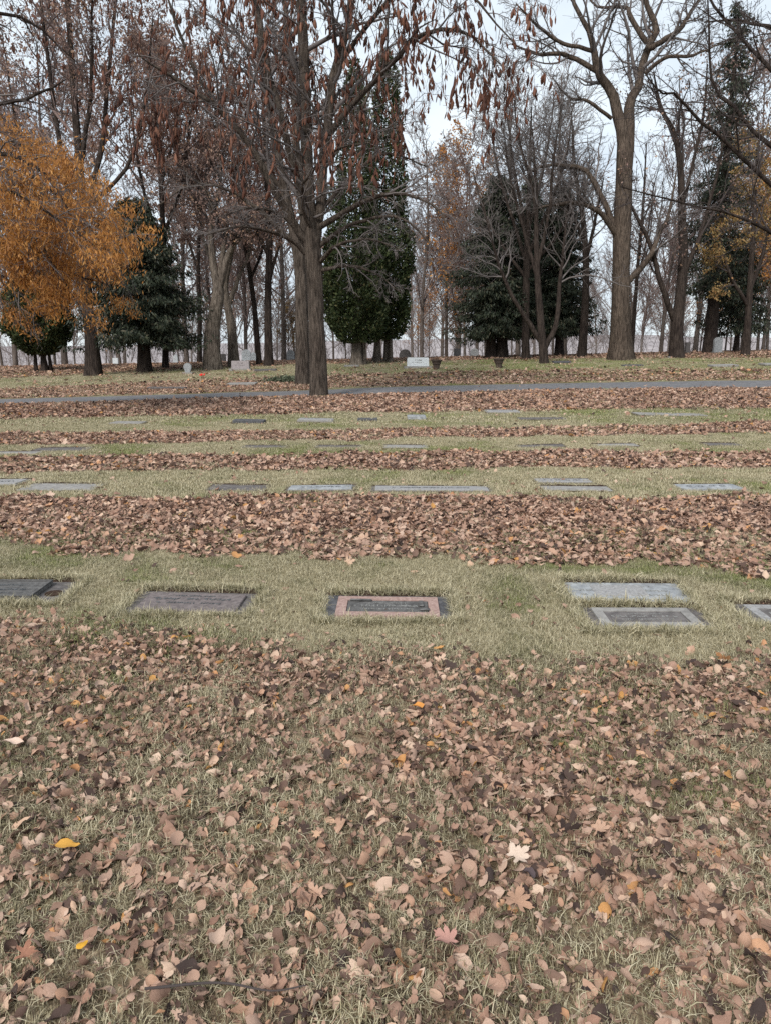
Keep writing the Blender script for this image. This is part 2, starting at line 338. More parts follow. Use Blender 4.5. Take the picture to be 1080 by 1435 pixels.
def marker(px, py, w_, d_, label, rz=-.02, style='plain', m=None, m2=None, top=.012, rim=True):
    x, y, z = hit(px, py); z = float(gz(x, y))
    r = random.Random(int(px*7+py)); t = thing('flat_grave_marker', (x, y, z + .004), label, 'grave marker', GM, rz)
    e = .15; sl = math.atan2(float(gz(x, y+e) - gz(x, y-e)), 2*e); sx = math.atan2(float(gz(x+e, y)-gz(x-e, y)), 2*e)
    t.rotation_euler = (sl, -sx, rz)
    RECTS.append((x, y, w_/2, d_/2, rz))
    link('base_slab', slab(w_, d_, .09, top-.09), m or CONC, t)
    if rim: link('soil_rim', rim_mesh(w_, d_, r, hgt=.034 if y < 7 else .022 if y < 14 else .014), SOIL, t)
    if style == 'slab':          # a stone slab let into a concrete border, cut lettering
        link('stone', slab(w_*.78, d_*.72, .03, top-.012, w_*.0, -d_*.02), m2, t)
        link('inscription', strokes(w_*.62, [(d_*.2, .5, .018), (d_*.07, .95, .034), (-d_*.1, .8, .024)], top+.0185, r), LETTER_D, t, kind='stuff')
    elif style == 'framed':      # stone frame round a dark raised plate
        fw, fd = w_*.76, d_*.74
        link('stone_frame', frame_mesh(fw, fd, fw*.10, .02, top-.004), m2, t)
        link('name_plate', slab(fw*.8-.002, fd-fw*.2-.002, .016, top-.004), BRONZE if m2 is GR_PINK else CONC, t)
        link('inscription', strokes(fw*.72, [(fd*.16, .5, .016), (fd*.02, .9, .028), (-fd*.14, .7, .018)], top+.0125, r), LETTER, t, kind='stuff')
        if m2 is GR_PINK:        # scroll ends that overlap the frame
            for sx_, sy_, ww, hh in ((-.27, .27, .22, .07), (.33, .1, .05, .28), (.36, -.2, .10, .10)):
                link('scroll_ornament', slab(fw*ww, fd*hh, .008, top+.017, fw*sx_, fd*sy_), BRONZE, t)
    elif style == 'carved':
        link('inscription', strokes(w_*.8, [(d_*.30, .6, .02), (d_*.12, .9, .03), (-d_*.08, .9, .03), (-d_*.28, .8, .02)], top, r), LETTER, t, kind='stuff')
        link('carved_panel', slab(w_*.42, d_*.5, .006, top-.002, -w_*.04, d_*.12), GR_GREY, t)
    elif style == 'bronze':
        link('bronze_plate', slab(w_*.72, d_*.74, .03, top-.002, -w_*.10, 0, .006), BRONZE, t)
        link('plate_border', frame_mesh(w_*.72, d_*.74, .02, .008, top+.028), BRONZE, t).location = (-w_*.10, 0, 0)
        link('inscription', strokes(w_*.5, [(d_*.15, .8, .02), (-d_*.05, .9, .028), (-d_*.2, .6, .018)], top+.028, r), LETTER_D, t, kind='stuff').location = (-w_*.10, 0, 0)
        bm = bmesh.new(); bmesh.ops.create_cone(bm, segments=20, radius1=.055, radius2=.055, depth=.012, cap_ends=True)
        link('vase_socket', bm_mesh('vase_socket', bm), SOIL, t).location = (w_*.36, -d_*.05, top)
    elif style == 'two':
        link('stone', slab(w_*.93, d_*.8, .02, top-.008), m2, t)
        link('inscription', strokes(w_*.7, [(0, .9, min(.05, d_*.3))], top+.0125, r), LETTER_D, t, kind='stuff')
    return t
# first row (nearest)
marker(16, 834, .80, .44, 'raised bronze plate on dark concrete slab with round vase hole, cut by left photo edge', .02, 'bronze', CONC)
marker(270, 850, .80, .42, 'mauve stone slab in dark concrete border, left of the pink framed one in nearest row', -.05, 'slab', CONC, GR_MAUVE)
marker(543, 856, .82, .44, 'pink granite frame round dark lettered plate on slate base in nearest row centre', -.015, 'framed', SLATE, GR_PINK)
marker(876, 836, .80, .42, 'pale blue-grey carved granite slab lying directly behind a framed concrete marker', -.03, 'carved', GR_BLUE, None, .016)
marker(904, 871, .76, .40, 'dark concrete base with thin pale frame, just in front of blue-grey carved slab', -.03, 'framed', CONC, CONC_L)
marker(1124, 868, .76, .40, 'dark concrete base with white frame, cut by right photo edge in nearest row', -.03, 'framed', CONC, GR_GREY)
# second row
marker(-6, 678, .68, .42, 'pale slab cut by left photo edge in second row', .02, 'two', CONC_L, GR_GREY)
marker(88, 684, .86, .46, 'broad pale grey slab, leftmost whole marker of second row, dry grass to its left', .03, 'plain', CONC_L)
marker(334, 685, .66, .34, 'narrow brownish slab half grown over by grass in second row', -.02, 'plain', CONC)
marker(450, 686, .78, .36, 'blue-grey slab with dark soil edge in second row left of the long double slab', -.01, 'two', CONC, GR_BLUE)
marker(604, 687, 1.38, .34, 'long double-width grey slab in the middle of second row', -.01, 'two', CONC, GR_GREY)
marker(788, 676, .70, .30, 'pale slab behind another pale slab right of centre in second row', -.02, 'two', CONC, GR_GREY)
marker(806, 686, .78, .26, 'pale slab in front of another pale slab right of centre in second row', -.02, 'plain', CONC_L)
marker(991, 685, .74, .40, 'clean blue-grey slab alone at right end of second row', -.03, 'two', GR_BLUE, GR_BLUE)
# third row
marker(20, 636, .8, .35, 'sunken grey slab near left photo edge in third row', .02, 'plain', CONC_L)
marker(88, 631, .9, .4, 'worn straw-coloured slab at left of third row', .02, 'plain', CONC)
marker(371, 627, .74, .32, 'dark-edged thin slab left of tree trunk line in third row', 0, 'plain', CONC)
marker(476, 627, .8, .3, 'grassed-over slab second from centre in third row', 0, 'plain', CONC)
marker(568, 627, .74, .42, 'pale grey slab at centre of third row', 0, 'plain', CONC_L)
marker(757, 626, .78, .3, 'long low slab with dark back edge right of centre in third row', -.02, 'plain', CONC)
marker(862, 625, .7, .34, 'pale thin slab towards right of third row', -.02, 'plain', CONC_L)
marker(1012, 624, .6, .3, 'small dark slab near right photo edge in third row', -.02, 'plain', CONC)
# fourth row
marker(180, 594, .7, .5, 'faint grey slab at left of fourth row', .02, 'plain', CONC_L, top=.03)
marker(350, 593, .70, .36, 'dark slab standing slightly proud at left of fourth row', 0, 'plain', SLATE, top=.07)
marker(443, 591, .82, .50, 'pale stone slab in fourth row just left below the trunk base', 0, 'two', CONC_L, GR_GREY, top=.05)
marker(515, 590, .46, .36, 'small dark bronze marker in fourth row right of the trunk base', 0, 'plain', SLATE, top=.06)
marker(583, 588, .44, .40, 'small raised blue-grey block with light top in fourth row', 0, 'two', GR_BLUE, GR_BLUE, top=.085)
marker(703, 578, .90, .7, 'white-grey slab at edge of leaves in fourth row right of centre', -.01, 'two', CONC_L, GR_GREY, top=.03)
marker(758, 588, 1.1, .4, 'low worn slab half hidden by grass in front of white-grey slab, fourth row', -.01, 'plain', CONC, top=.03)
marker(938, 582, 1.75, .6, 'very long pale concrete slab at right of fourth row', -.02, 'plain', CONC_L, top=.03)
marker(786, 509, 1.0, .6, 'small dark slab on the green strip beyond the path right of the planters', 0, 'plain', SLATE, top=.12, rim=False)
marker(1012, 514, 1.3, .8, 'pale flat slab on bright green grass beyond the path at right', 0, 'plain', CONC_L, top=.10, rim=False)
marker(1078, 512, .9, .7, 'flat grey slab beyond the path at right photo edge', 0, 'plain', CONC_L, top=.10, rim=False)
marker(885, 513, 1.1, .5, 'dark low slab on grass beyond the path below the huge trunk', 0, 'plain', SLATE, top=.06, rim=False)
marker(340, 540, 1.3, .6, 'pale thin slab beyond the path between red flowers and leaning trunk', 0, 'plain', CONC_L, top=.10, rim=False)
marker(235, 546, 1.6, .4, 'long low dark slab beside the path left of the red flowers', 0, 'plain', CONC, top=.10, rim=False)
marker(372, 520, 1.3, .6, 'dark low slab right of the wide mauve headstone', 0, 'plain', CONC, top=.10, rim=False)
marker(493, 514, .9, .6, 'small sandy slab in leaves below the pale cedar trunk', 0, 'plain', CONC_L, top=.10, rim=False)

# upright headstones beyond the path
HS = 'upright headstones beyond the path'
def headstone(px, D, w_, h_, label, m, shape='block', th=.22, bm_base=True, rz=0.0, m_base=None):
    b_ = base(px, D); t = thing('headstone', b_ - Vector((0, 0, .03)), label, 'headstone', HS, rz)
    bm = bmesh.new(); z0 = .12 if bm_base else 0
    n = 10; prof = []
    if shape == 'block': prof = [(-w_/2, 0), (-w_/2*.97, h_*.94), (-w_/2*.9, h_), (w_/2*.9, h_), (w_/2*.97, h_*.94), (w_/2, 0)]
    elif shape == 'round':
        prof = [(-w_/2, 0)] + [(-w_/2*math.cos(math.pi*i/n), h_ - w_/2 + w_/2*math.sin(math.pi*i/n)) for i in range(n+1)] + [(w_/2, 0)]
    elif shape == 'oval':
        prof = [(-w_*.3, 0), (-w_*.36, h_*.2)] + [(-w_/2*math.cos(math.pi*(i/n*1.3-.15)), h_*.56 + h_*.44*math.sin(math.pi*(i/n*1.3-.15))) for i in range(n+1)] + [(w_*.36, h_*.2), (w_*.3, 0)]
    elif shape == 'gable': prof = [(-w_/2, 0), (-w_/2*.9, h_*.72), (0, h_), (w_/2*.9, h_*.72), (w_/2, 0)]
    f_ = [bm.verts.new((x, -th/2, z0+z)) for x, z in prof]; k_ = [bm.verts.new((x, th/2, z0+z)) for x, z in prof]
    bm.faces.new(f_); bm.faces.new(list(reversed(k_)))
    for i in range(len(prof)): j = (i+1) % len(prof); bm.faces.new((f_[i], k_[i], k_[j], f_[j]))
    bmesh.ops.recalc_face_normals(bm, faces=bm.faces)
    link('stone', bm_mesh('stone', bm), m, t)
    if bm_base: link('base_slab', slab(w_*1.25, th*1.9, .18, -.05), m_base or CONC_L, t)
    if w_ > .55:
        s = strokes(w_*.7, [(h_*.2, .5, .08), (-h_*.05, .7, .05)], 0, random.Random(int(px))); io = link('inscription', s, CONC, t, kind='stuff')
        io.rotation_euler = (math.pi/2, 0, 0); io.location = (0, -th/2 - .001, z0 + h_*.5)
    return t
WHITE_ST = noise_mat('pale_marble', [(.3, (.42, .45, .47)), (.7, (.58, .61, .63))], 12, .6, .3, bump=.1, bd=.004)
MAUVE_ST = noise_mat('mauve_granite', [(.3, (.20, .175, .185)), (.7, (.33, .30, .30))], 12, .6, .3, bump=.1, bd=.004)
PINK_ST = noise_mat('pink_stone', [(.3, (.33, .22, .19)), (.7, (.45, .33, .29))], 12, .7, .3, bump=.1, bd=.004)
headstone(585, 42, 1.26, .50, 'low pale blue-white headstone between the cedars and the two planters', WHITE_ST, 'block', .35, m_base=CONC_L)
headstone(264, 41, .44, .52, 'small blue-grey oval headstone standing alone in leaves left of centre', GR_BLUE, 'oval', .18)
headstone(338, 43, 1.05, .46, 'wide low mauve-grey headstone below the forked pale trunk', MAUVE_ST, 'block', .35)
headstone(163, 54, .4, .42, 'tiny white headstone between two dark trunks at far left', WHITE_ST, 'block', .2)
headstone(247, 54, .36, .6, 'little white headstone right of the dark conifer trunk', WHITE_ST, 'gable', .2)
headstone(291, 47, .38, .42, 'small pale gabled headstone at foot of the pale forked trunk', WHITE_ST, 'gable', .2, False)
headstone(346, 58, .7, .9, 'white round-topped headstone right of second pale trunk', WHITE_ST, 'round', .25)
headstone(356, 60, .6, .75, 'white headstone with pointed top beside round-topped one', WHITE_ST, 'gable', .25)
headstone(310, 58, .8, .6, 'dark grey headstone seen between the two pale trunks', CONC, 'block', .3)
headstone(408, 58, .6, .8, 'grey rounded headstone touching the front tree trunk in view', GR_BLUE, 'round', .25)
headstone(567, 56, .9, .62, 'far grey headstone above left shoulder of the pale block', CONC, 'round', .3)
headstone(640, 58, .55, .62, 'dark upright headstone behind the left planter', SLATE, 'block', .25)
headstone(664, 58, .6, .6, 'blue-grey rounded headstone left of the spruce trunks', GR_BLUE, 'round', .25)
headstone(855, 47, .42, .75, 'small pink headstone leaning by left side of the huge trunk', PINK_ST, 'round', .2, False, .2)
headstone(1004, 50, .55, 1.0, 'tall blue-grey round-topped headstone beside right conifer trunk', GR_BLUE, 'round', .25)
headstone(962, 51, .3, .8, 'narrow brown stone post right of the forked dark trunk', CONC, 'block', .25, False)
headstone(943, 46, .8, .12, 'very low pale stone at foot of the forked dark trunk', CONC_L, 'block', .3, False)
headstone(735, 50, .9, .18, 'low pale stone at foot of the grey multi-stemmed tree', CONC_L, 'block', .3, False)
# planters
POT = noise_mat('dark_clay', [(.3, (.035, .026, .022)), (.7, (.10, .075, .062))], 14, .8, .2, bump=.4, bd=.01)
DEADPL = leafy('dead_plant', [(0, (.12, .07, .045)), (1, (.30, .18, .11))], trans=.2)
def lathe(prof, n=22, wob=0, r=None):
    vs_ = []; fs = []
    for (rr, z) in prof:
        for i in range(n): a = 2*math.pi*i/n; vs_.append((rr*math.cos(a), rr*math.sin(a), z))
    for j in range(len(prof)-1):
        for i in range(n): k = (i+1) % n; fs.append((j*n+i, j*n+k, (j+1)*n+k, (j+1)*n+i))
    return mesh_np('lathe', np.array(vs_), np.array(fs))
for px, lab, dead in ((611, 'dark tapered clay planter with dry stems, next to the pale block headstone', True), (698, 'dark tapered clay planter standing alone right of the other planter', False)):
    b_ = base(px, 40.5); t = thing('planter', b_, lab, 'planter', 'pair of dark planters beyond the path')
    link('pot', lathe([(.02, 0), (.13, 0), (.16, .05), (.15, .08), (.22, .30), (.28, .44), (.31, .47), (.31, .52), (.27, .52), (.25, .44), (.02, .42)]), POT, t)
    for k, zz in ((0, .30),):
        link('band', lathe([(.225, .28), (.245, .29), (.245, .32), (.232, .33)]), POT, t)
    nn = 60 if dead else 18; vs_ = []; fs = []
    for i in range(nn):
        a = rng.random()*6.28; rr = rng.random()*.2; l = .05 + rng.random()*(.16 if dead else .07); p = np.array([rr*math.cos(a), rr*math.sin(a), .42]); q_ = p + np.array([math.cos(a)*l*.6, math.sin(a)*l*.6, l]); sidev = np.array([-math.sin(a), math.cos(a), 0])*.018
        k = len(vs_); vs_ += [p-sidev, p+sidev, q_+sidev*.6, q_-sidev*.6]; fs.append((k, k+1, k+2, k+3))
    link('dry_plant', mesh_np('dry_plant', np.array(vs_), np.array(fs)), DEADPL, t, kind='stuff')
# red flowers
b_ = base(284, 37.5); t = thing('grave_flowers', b_, 'small bunch of bright red flowers on the leaf-strewn grass beyond the path', 'flowers')
RED = plain('red_petal', (.55, .03, .025), .6); GRN = plain('flower_leaf', (.05, .09, .03), .7)
rr_ = random.Random(4)
for i in range(7):
    bm = bmesh.new(); n = 6
    for k in range(n):
        a = 2*math.pi*k/n; vs4 = [bm.verts.new(v) for v in ((0, 0, 0), (.035*math.cos(a-.5), .035*math.sin(a-.5), .02), (.07*math.cos(a), .07*math.sin(a), .035), (.035*math.cos(a+.5), .035*math.sin(a+.5), .02))]; bm.faces.new(vs4)
    o = link('flower', bm_mesh('flower', bm), RED, t); o.location = (rr_.uniform(-.12, .12), rr_.uniform(-.08, .08), rr_.uniform(.10, .22)); o.rotation_euler = (rr_.uniform(.3, 1.2), rr_.uniform(-.6, .6), 0)
bm = bmesh.new()
for k in range(14):
    a = rr_.uniform(0, 6.28); l = rr_.uniform(.08, .18); s = .02
    bm.faces.new([bm.verts.new(v) for v in ((-s*math.sin(a), s*math.cos(a), 0), (s*math.sin(a), -s*math.cos(a), 0), (l*math.cos(a), l*math.sin(a), l*.8))])
link('greenery', bm_mesh('greenery', bm), GRN, t)

# ================================================================ TREES
def tubes(groups):
    """groups: list of (pts (N,P,3), rad (N,P), sides) -> verts, quads"""
    VV = []; FF = []; off = 0
    for pts, rad, S in groups:
        if len(pts) == 0: continue
        N, P, _ = pts.shape
        tg = np.gradient(pts, axis=1); tg /= np.linalg.norm(tg, axis=2, keepdims=True) + 1e-9
        ref = np.where(np.abs(tg[:, :1, 2:3]) > .8, np.array([1., 0, 0]), np.array([0, 0, 1.])); ref = np.broadcast_to(ref, tg.shape)
        a = np.cross(tg, ref); a /= np.linalg.norm(a, axis=2, keepdims=True) + 1e-9; b = np.cross(tg, a)
        th = np.arange(S) * 2 * math.pi / S
        v = pts[:, :, None, :] + rad[:, :, None, None] * (a[:, :, None, :]*np.cos(th)[None, None, :, None] + b[:, :, None, :]*np.sin(th)[None, None, :, None])
        VV.append(v.reshape(-1, 3))
        n_i, p_i, s_i = np.meshgrid(np.arange(N), np.arange(P-1), np.arange(S), indexing='ij'); s2 = (s_i+1) % S
        bi = n_i*P*S
        FF.append((off + np.stack([bi+p_i*S+s_i, bi+p_i*S+s2, bi+(p_i+1)*S+s2, bi+(p_i+1)*S+s_i], -1)).reshape(-1, 4))
        off += N*P*S
    return np.concatenate(VV), np.concatenate(FF)
def catmull(P, n):
    P = np.asarray(P, float); m = len(P)
    if m < 3: t = np.linspace(0, 1, n)[:, None]; return P[0]*(1-t) + P[-1]*t
    Q = np.vstack([2*P[0]-P[1], P, 2*P[-1]-P[-2]]); out = []
    for s in np.linspace(0, m-1-1e-6, n):
        i = int(s); t = s - i; p0, p1, p2, p3 = Q[i:i+4]
        out.append(.5*((2*p1)+(-p0+p2)*t+(2*p0-5*p1+4*p2-p3)*t*t+(-p0+3*p1-3*p2+p3)*t**3))
    return np.array(out)
def spawn(pts, rad, nper, t0, t1, ang, lr, rr, P, wob, trop, g, len_abs=None, angv=.25, taper=.75):
    N, PP, _ = pts.shape; M = N*nper; idx = np.repeat(np.arange(N), nper)
    t = np.tile((np.arange(nper)+.5)/nper, N) + (g.random(M)-.5)/nper; t = t0 + (t1-t0)*t
    s = np.clip(t, 0, .999)*(PP-1); i = s.astype(int); f = (s-i)[:, None]
    p0 = pts[idx, i]*(1-f) + pts[idx, i+1]*f; r0 = rad[idx, i]*(1-f[:, 0]) + rad[idx, i+1]*f[:, 0]
    d = pts[idx, i+1]-pts[idx, i]; d /= np.linalg.norm(d, axis=1, keepdims=True)+1e-9
    L_ = np.linalg.norm(np.diff(pts, axis=1), axis=2).sum(1)[idx]
    rv = g.normal(size=(M, 3)); rv -= (rv*d).sum(1, keepdims=True)*d; rv /= np.linalg.norm(rv, axis=1, keepdims=True)+1e-9
    an = ang*(1+angv*g.normal(size=M))[:, None]
    dr = d*np.cos(an) + rv*np.sin(an)
    ln = (L_*lr*(1-.55*t) if len_abs is None else np.full(M, len_abs)) * g.uniform(.6, 1.25, M)
    out = np.zeros((M, P, 3)); out[:, 0] = p0; step = (ln/(P-1))[:, None]; tr = np.array(trop)
    for k in range(1, P):
        dr = dr + g.normal(size=(M, 3))*wob + tr; dr /= np.linalg.norm(dr, axis=1, keepdims=True)
        out[:, k] = out[:, k-1] + dr*step
    R0 = np.clip(r0*rr, .004, None); rad2 = R0[:, None]*(1-taper*np.linspace(0, 1, P)[None])
    return out, rad2
def trace(tr, D, dD=0.0):
    """pixel-measured limb: [(px, py, width px)] -> points & radii in the tree's own depth"""
    n = len(tr); P = []; Rr = []
    for i, (px, py, wpx) in enumerate(tr):
        d = D + dD*(i/(n-1))**1.3; p = atD(px, py, d); P.append(p[:])
        dep = d*math.cos(PITCH) - (p.z-HC)*math.sin(PITCH); Rr.append(wpx/2*dep/F*.87)
    Rr[-1] = min(Rr[-1], .8*dep/F); return np.array(P), np.array(Rr)
def limb_arr(P, Rr, n=14):
    PP = catmull(P, n); t = np.linspace(0, len(Rr)-1, n); return PP, np.interp(t, np.arange(len(Rr)), Rr)
def thick_mesh(PP, Rr, S, g, amp=.06, flare=0.0, root=None):
    """trunk or limb with uneven, ridged outline"""
    v, f = tubes([(PP[None], Rr[None], S)])
    n = len(PP); v = v.reshape(n, S, 3); c = PP[:, None]
    th = np.arange(S)*2*math.pi/S; ph = g.random(4)*6.28
    k = 1 + amp*np.sin(3*th[None]+ph[0]+np.linspace(0, 2, n)[:, None]) + amp*.8*np.sin(5*th[None]+ph[1]) + amp*.5*g.normal(size=(n, S))
    if flare:
        h = np.linalg.norm(PP-PP[0], axis=1)[:, None]; k = k*(1 + flare*np.exp(-h/ (2.2*Rr[0]+1e-6))*(1+.35*np.sin(4*th[None]+ph[2])))
    v = c + (v-c)*k[:, :, None]
    return mesh_np('trunk', v.reshape(-1, 3), f)
def quads(cen, g, size, up=None, asp=1.7, droop=0.0):
    """leaf-sized folded rhombi at centres"""
    N = len(cen); a = g.normal(size=(N, 3)); a[:, 2] -= droop; a /= np.linalg.norm(a, axis=1, keepdims=True)
    b = np.cross(a, g.normal(size=(N, 3))); b /= np.linalg.norm(b, axis=1, keepdims=True)+1e-9
    s = (size*g.uniform(.6, 1.3, N))[:, None]
    v = np.stack([cen-a*s*asp*.5, cen+b*s*.5, cen+a*s*asp*.5, cen-b*s*.5], 1)
    q = np.arange(N)[:, None]*4 + np.arange(4)[None]
    return v.reshape(-1, 3), q
def local(o, v): return v - np.array(o.location[:])[None]
def deciduous(name, label, cat, D, trunk, limbs, bark_m, twig_m, seed, group=None, n2=6, n3=5, n4=5, lr=(.5, .55, .6), trop=(0, 0, .06),
              leaves=0, leaf_m=None, leaf_s=.1, leaf_min=0.0, leaf_asp=1.7, n5=0, twr=.006, flare=.22, wob=.22, t0=.25, trunk_br=0, ang=.75, trop4=None, keep=None):
    g = np.random.default_rng(seed); P, Rr = trace(trunk, D)
    if twr: pass
    b0 = base(trunk[0][0], D); P[0] = b0[:]; P[0][2] -= .15
    t = thing(name, b0, label, cat, group)
    PP, RR = limb_arr(P, Rr, 26); off = np.array(b0[:])
    link('trunk', thick_mesh(PP-off, RR, 16, g, .05, flare), bark_m, t)
    mains = []
    for tr, dD in limbs:
        p, r_ = trace(tr, D, dD); p, r_ = limb_arr(p, r_, 14)
        p = p + np.concatenate([[[0, 0, 0]], g.normal(size=(13, 3))*.05*r_.max()*3]) ; mains.append((p, r_))
        link('limb', thick_mesh(p-off, r_, 9, g, .05), bark_m, t)
    top = (PP[12:], RR[12:]); mains.append(limb_arr(top[0], top[1], 14))
    A = np.array([m[0] for m in mains]); Ar = np.array([m[1] for m in mains]); grp = []
    L2 = spawn(A, Ar, n2, t0, 1, ang, lr[0], .5, 9, wob*.6, np.array(trop)*.6, g)
    if trunk_br:
        x = spawn(PP[None, :], RR[None], trunk_br, .45, .95, 1.15, .32, .22, 9, wob*.6, (0, 0, .0), g); L2 = (np.concatenate([L2[0], x[0]]), np.concatenate([L2[1], x[1]]))
    L3 = spawn(L2[0], L2[1], n3, .15, 1, .8, lr[1], .55, 6, wob, trop, g)
    L4 = spawn(L3[0], L3[1], n4, .15, 1, .8, lr[2], .6, 5, wob*1.2, trop4 or trop, g)
    L4 = (L4[0], np.clip(L4[1], twr*.6, None)); grp = [(L2[0], L2[1], 6), (L3[0], np.clip(L3[1], twr, None), 4), (L4[0], L4[1], 3)]
    last = L4
    if n5:
        L5 = spawn(L4[0], L4[1], n5, .1, 1, .75, .6, .7, 4, wob*1.3, trop4 or trop, g); L5 = (L5[0], np.clip(L5[1], twr*.5, None)); grp.append((*L5, 3)); last = L5
    grp = [(a-off, b, c) for a, b, c in grp]
    v, f = tubes(grp); link('crown', mesh_np('crown', v, f), twig_m, t, kind='stuff')
    if leaves:
        fl = last[0].reshape(-1, 3); fl = fl[g.integers(0, len(fl), leaves)] + g.normal(size=(leaves, 3))*.12
        if keep is not None: fl = fl[keep(fl, g)]
        v, q_ = quads(fl-off, g, leaf_s, droop=.6 if leaf_asp < 2 else 1.8, asp=leaf_asp); link('foliage', mesh_np('foliage', v, q_), leaf_m, t, kind='stuff')
    return t, mains, L2, L3, last
TREES = 'trees of the cemetery beyond the path'
# hero tree just this side of the path
h1, m1, h1L2, h1L3, h1L4 = deciduous('broadleaf_tree', 'nearest bare tree, trunk this side of the path, rust leaves hanging from its long branches', 'tree', 26,
    [(447, 558, 28), (446, 520, 27), (443, 450, 25), (441, 400, 26), (438, 352, 27), (434, 300, 20), (431, 240, 19), (428, 150, 18), (425, 60, 16), (420, -60, 13), (418, -190, 8)],
    [([(441, 350, 19), (452, 270, 17), (457, 200, 16), (466, 120, 15), (484, 50, 13), (496, -40, 10), (510, -150, 5)], 1.0),
     ([(460, 190, 11), (500, 138, 9), (545, 92, 8), (590, 48, 7), (650, 44, 5), (700, 90, 3)], -2.0),
     ([(475, 90, 8), (520, 30, 7), (570, -20, 6), (640, -20, 5), (720, 60, 2.5)], -3.5),
     ([(432, 345, 15), (395, 285, 12), (352, 205, 10), (300, 148, 8), (240, 108, 6), (195, 78, 3)], -2.5),
     ([(428, 300, 14), (404, 200, 12), (385, 130, 11), (369, 70, 10), (362, 0, 9), (352, -90, 6)], 1.5),
     ([(445, 320, 10), (480, 300, 9), (520, 278, 7), (565, 272, 5), (612, 292, 3), (635, 335, 1.6)], -2.5),
     ([(447, 370, 8), (462, 352, 7), (482, 340, 5), (520, 335, 3), (560, 350, 1.6)], -3),
     ([(434, 360, 8), (405, 335, 6), (370, 322, 5), (330, 318, 3), (290, 330, 1.6)], -3),
     ([(447, 345, 8), (500, 312, 6), (560, 305, 4), (605, 345, 2)], -1.5), ([(436, 352, 7), (400, 305, 5), (352, 292, 3.5), (305, 305, 2)], -1.5),
     ([(445, 300, 8), (490, 250, 6), (540, 215, 4.5), (600, 235, 2)], 1.5), ([(446, 380, 7), (490, 372, 5), (530, 385, 3), (560, 410, 1.5)], -1.5),
     ([(440, 330, 8), (425, 290, 6), (430, 250, 5), (470, 210, 4), (520, 200, 2)], -4)],
    BARK_HERO, TWIG_GREY, 21, TREES, n2=9, n3=7, n4=5, lr=(.42, .5, .6), trop=(0, 0, -.02), trunk_br=22, twr=.0075, n5=1, trop4=(0, 0, -.06))
h2, m2, h2L2, h2L3, h2L4 = deciduous('broadleaf_tree', 'second bare trunk close behind left side of the nearest tree, beyond the path', 'tree', 33,
    [(425, 530, 22), (424, 470, 21), (423, 410, 20), (420, 368, 18), (412, 325, 15), (398, 260, 13), (383, 180, 12), (370, 90, 11), (360, 0, 10), (352, -100, 7)],
    [([(420, 390, 16), (425, 320, 14), (418, 230, 12), (412, 130, 10), (402, 20, 8), (398, -80, 5)], 1),
     ([(416, 345, 9), (360, 290, 7), (310, 262, 5), (262, 262, 3), (220, 290, 2)], -1),
     ([(400, 270, 8), (340, 190, 7), (285, 120, 6), (250, 40, 5), (225, -40, 3)], -2),
     ([(420, 300, 7), (460, 230, 6), (500, 170, 5), (530, 90, 4), (545, 10, 3)], 1)],
    BARK_HERO, TWIG_GREY, 22, TREES, n2=9, n3=7, n4=6, lr=(.5, .5, .55), trop=(0, 0, -.01), twr=.009)
# rust-coloured dry leaves hanging from the two trees: the 300 largest in view are single parts
def hang_mesh(seed, curl):
    g = random.Random(seed); n = 4; prof = [(0, .004), (.12, .35), (.45, 1), (.8, .75), (1, .05)]; vs_ = []; fs = []
    for (z, r_) in prof:
        for k in range(n):
            a = 2*math.pi*k/n; vs_.append((r_*.5*.24*math.cos(a)*(1+g.uniform(-.25, .25)) + curl*z*z, r_*.5*.17*math.sin(a), -z))
    for j in range(len(prof)-1):
        for k in range(n): k2 = (k+1) % n; fs.append((j*n+k, j*n+k2, (j+1)*n+k2, (j+1)*n+k))
    return np.array(vs_), np.array(fs)
HV = [hang_mesh(i, c) for i, c in enumerate((0, .12, -.15, .05))]
def project(p):
    dy = p[:, 1]*math.cos(PITCH) - (p[:, 2]-HC)*math.sin(PITCH); uz = p[:, 1]*math.sin(PITCH) + (p[:, 2]-HC)*math.cos(PITCH)
    return CX + F*p[:, 0]/dy, CY - F*uz/dy
def strands(parents, n, g, L_, t0=.3):
    return spawn(parents[0], parents[1], n, t0, 1, 1.2, .3, .4, 8, .10, (0, 0, -.42), g, len_abs=L_)
g = np.random.default_rng(77)
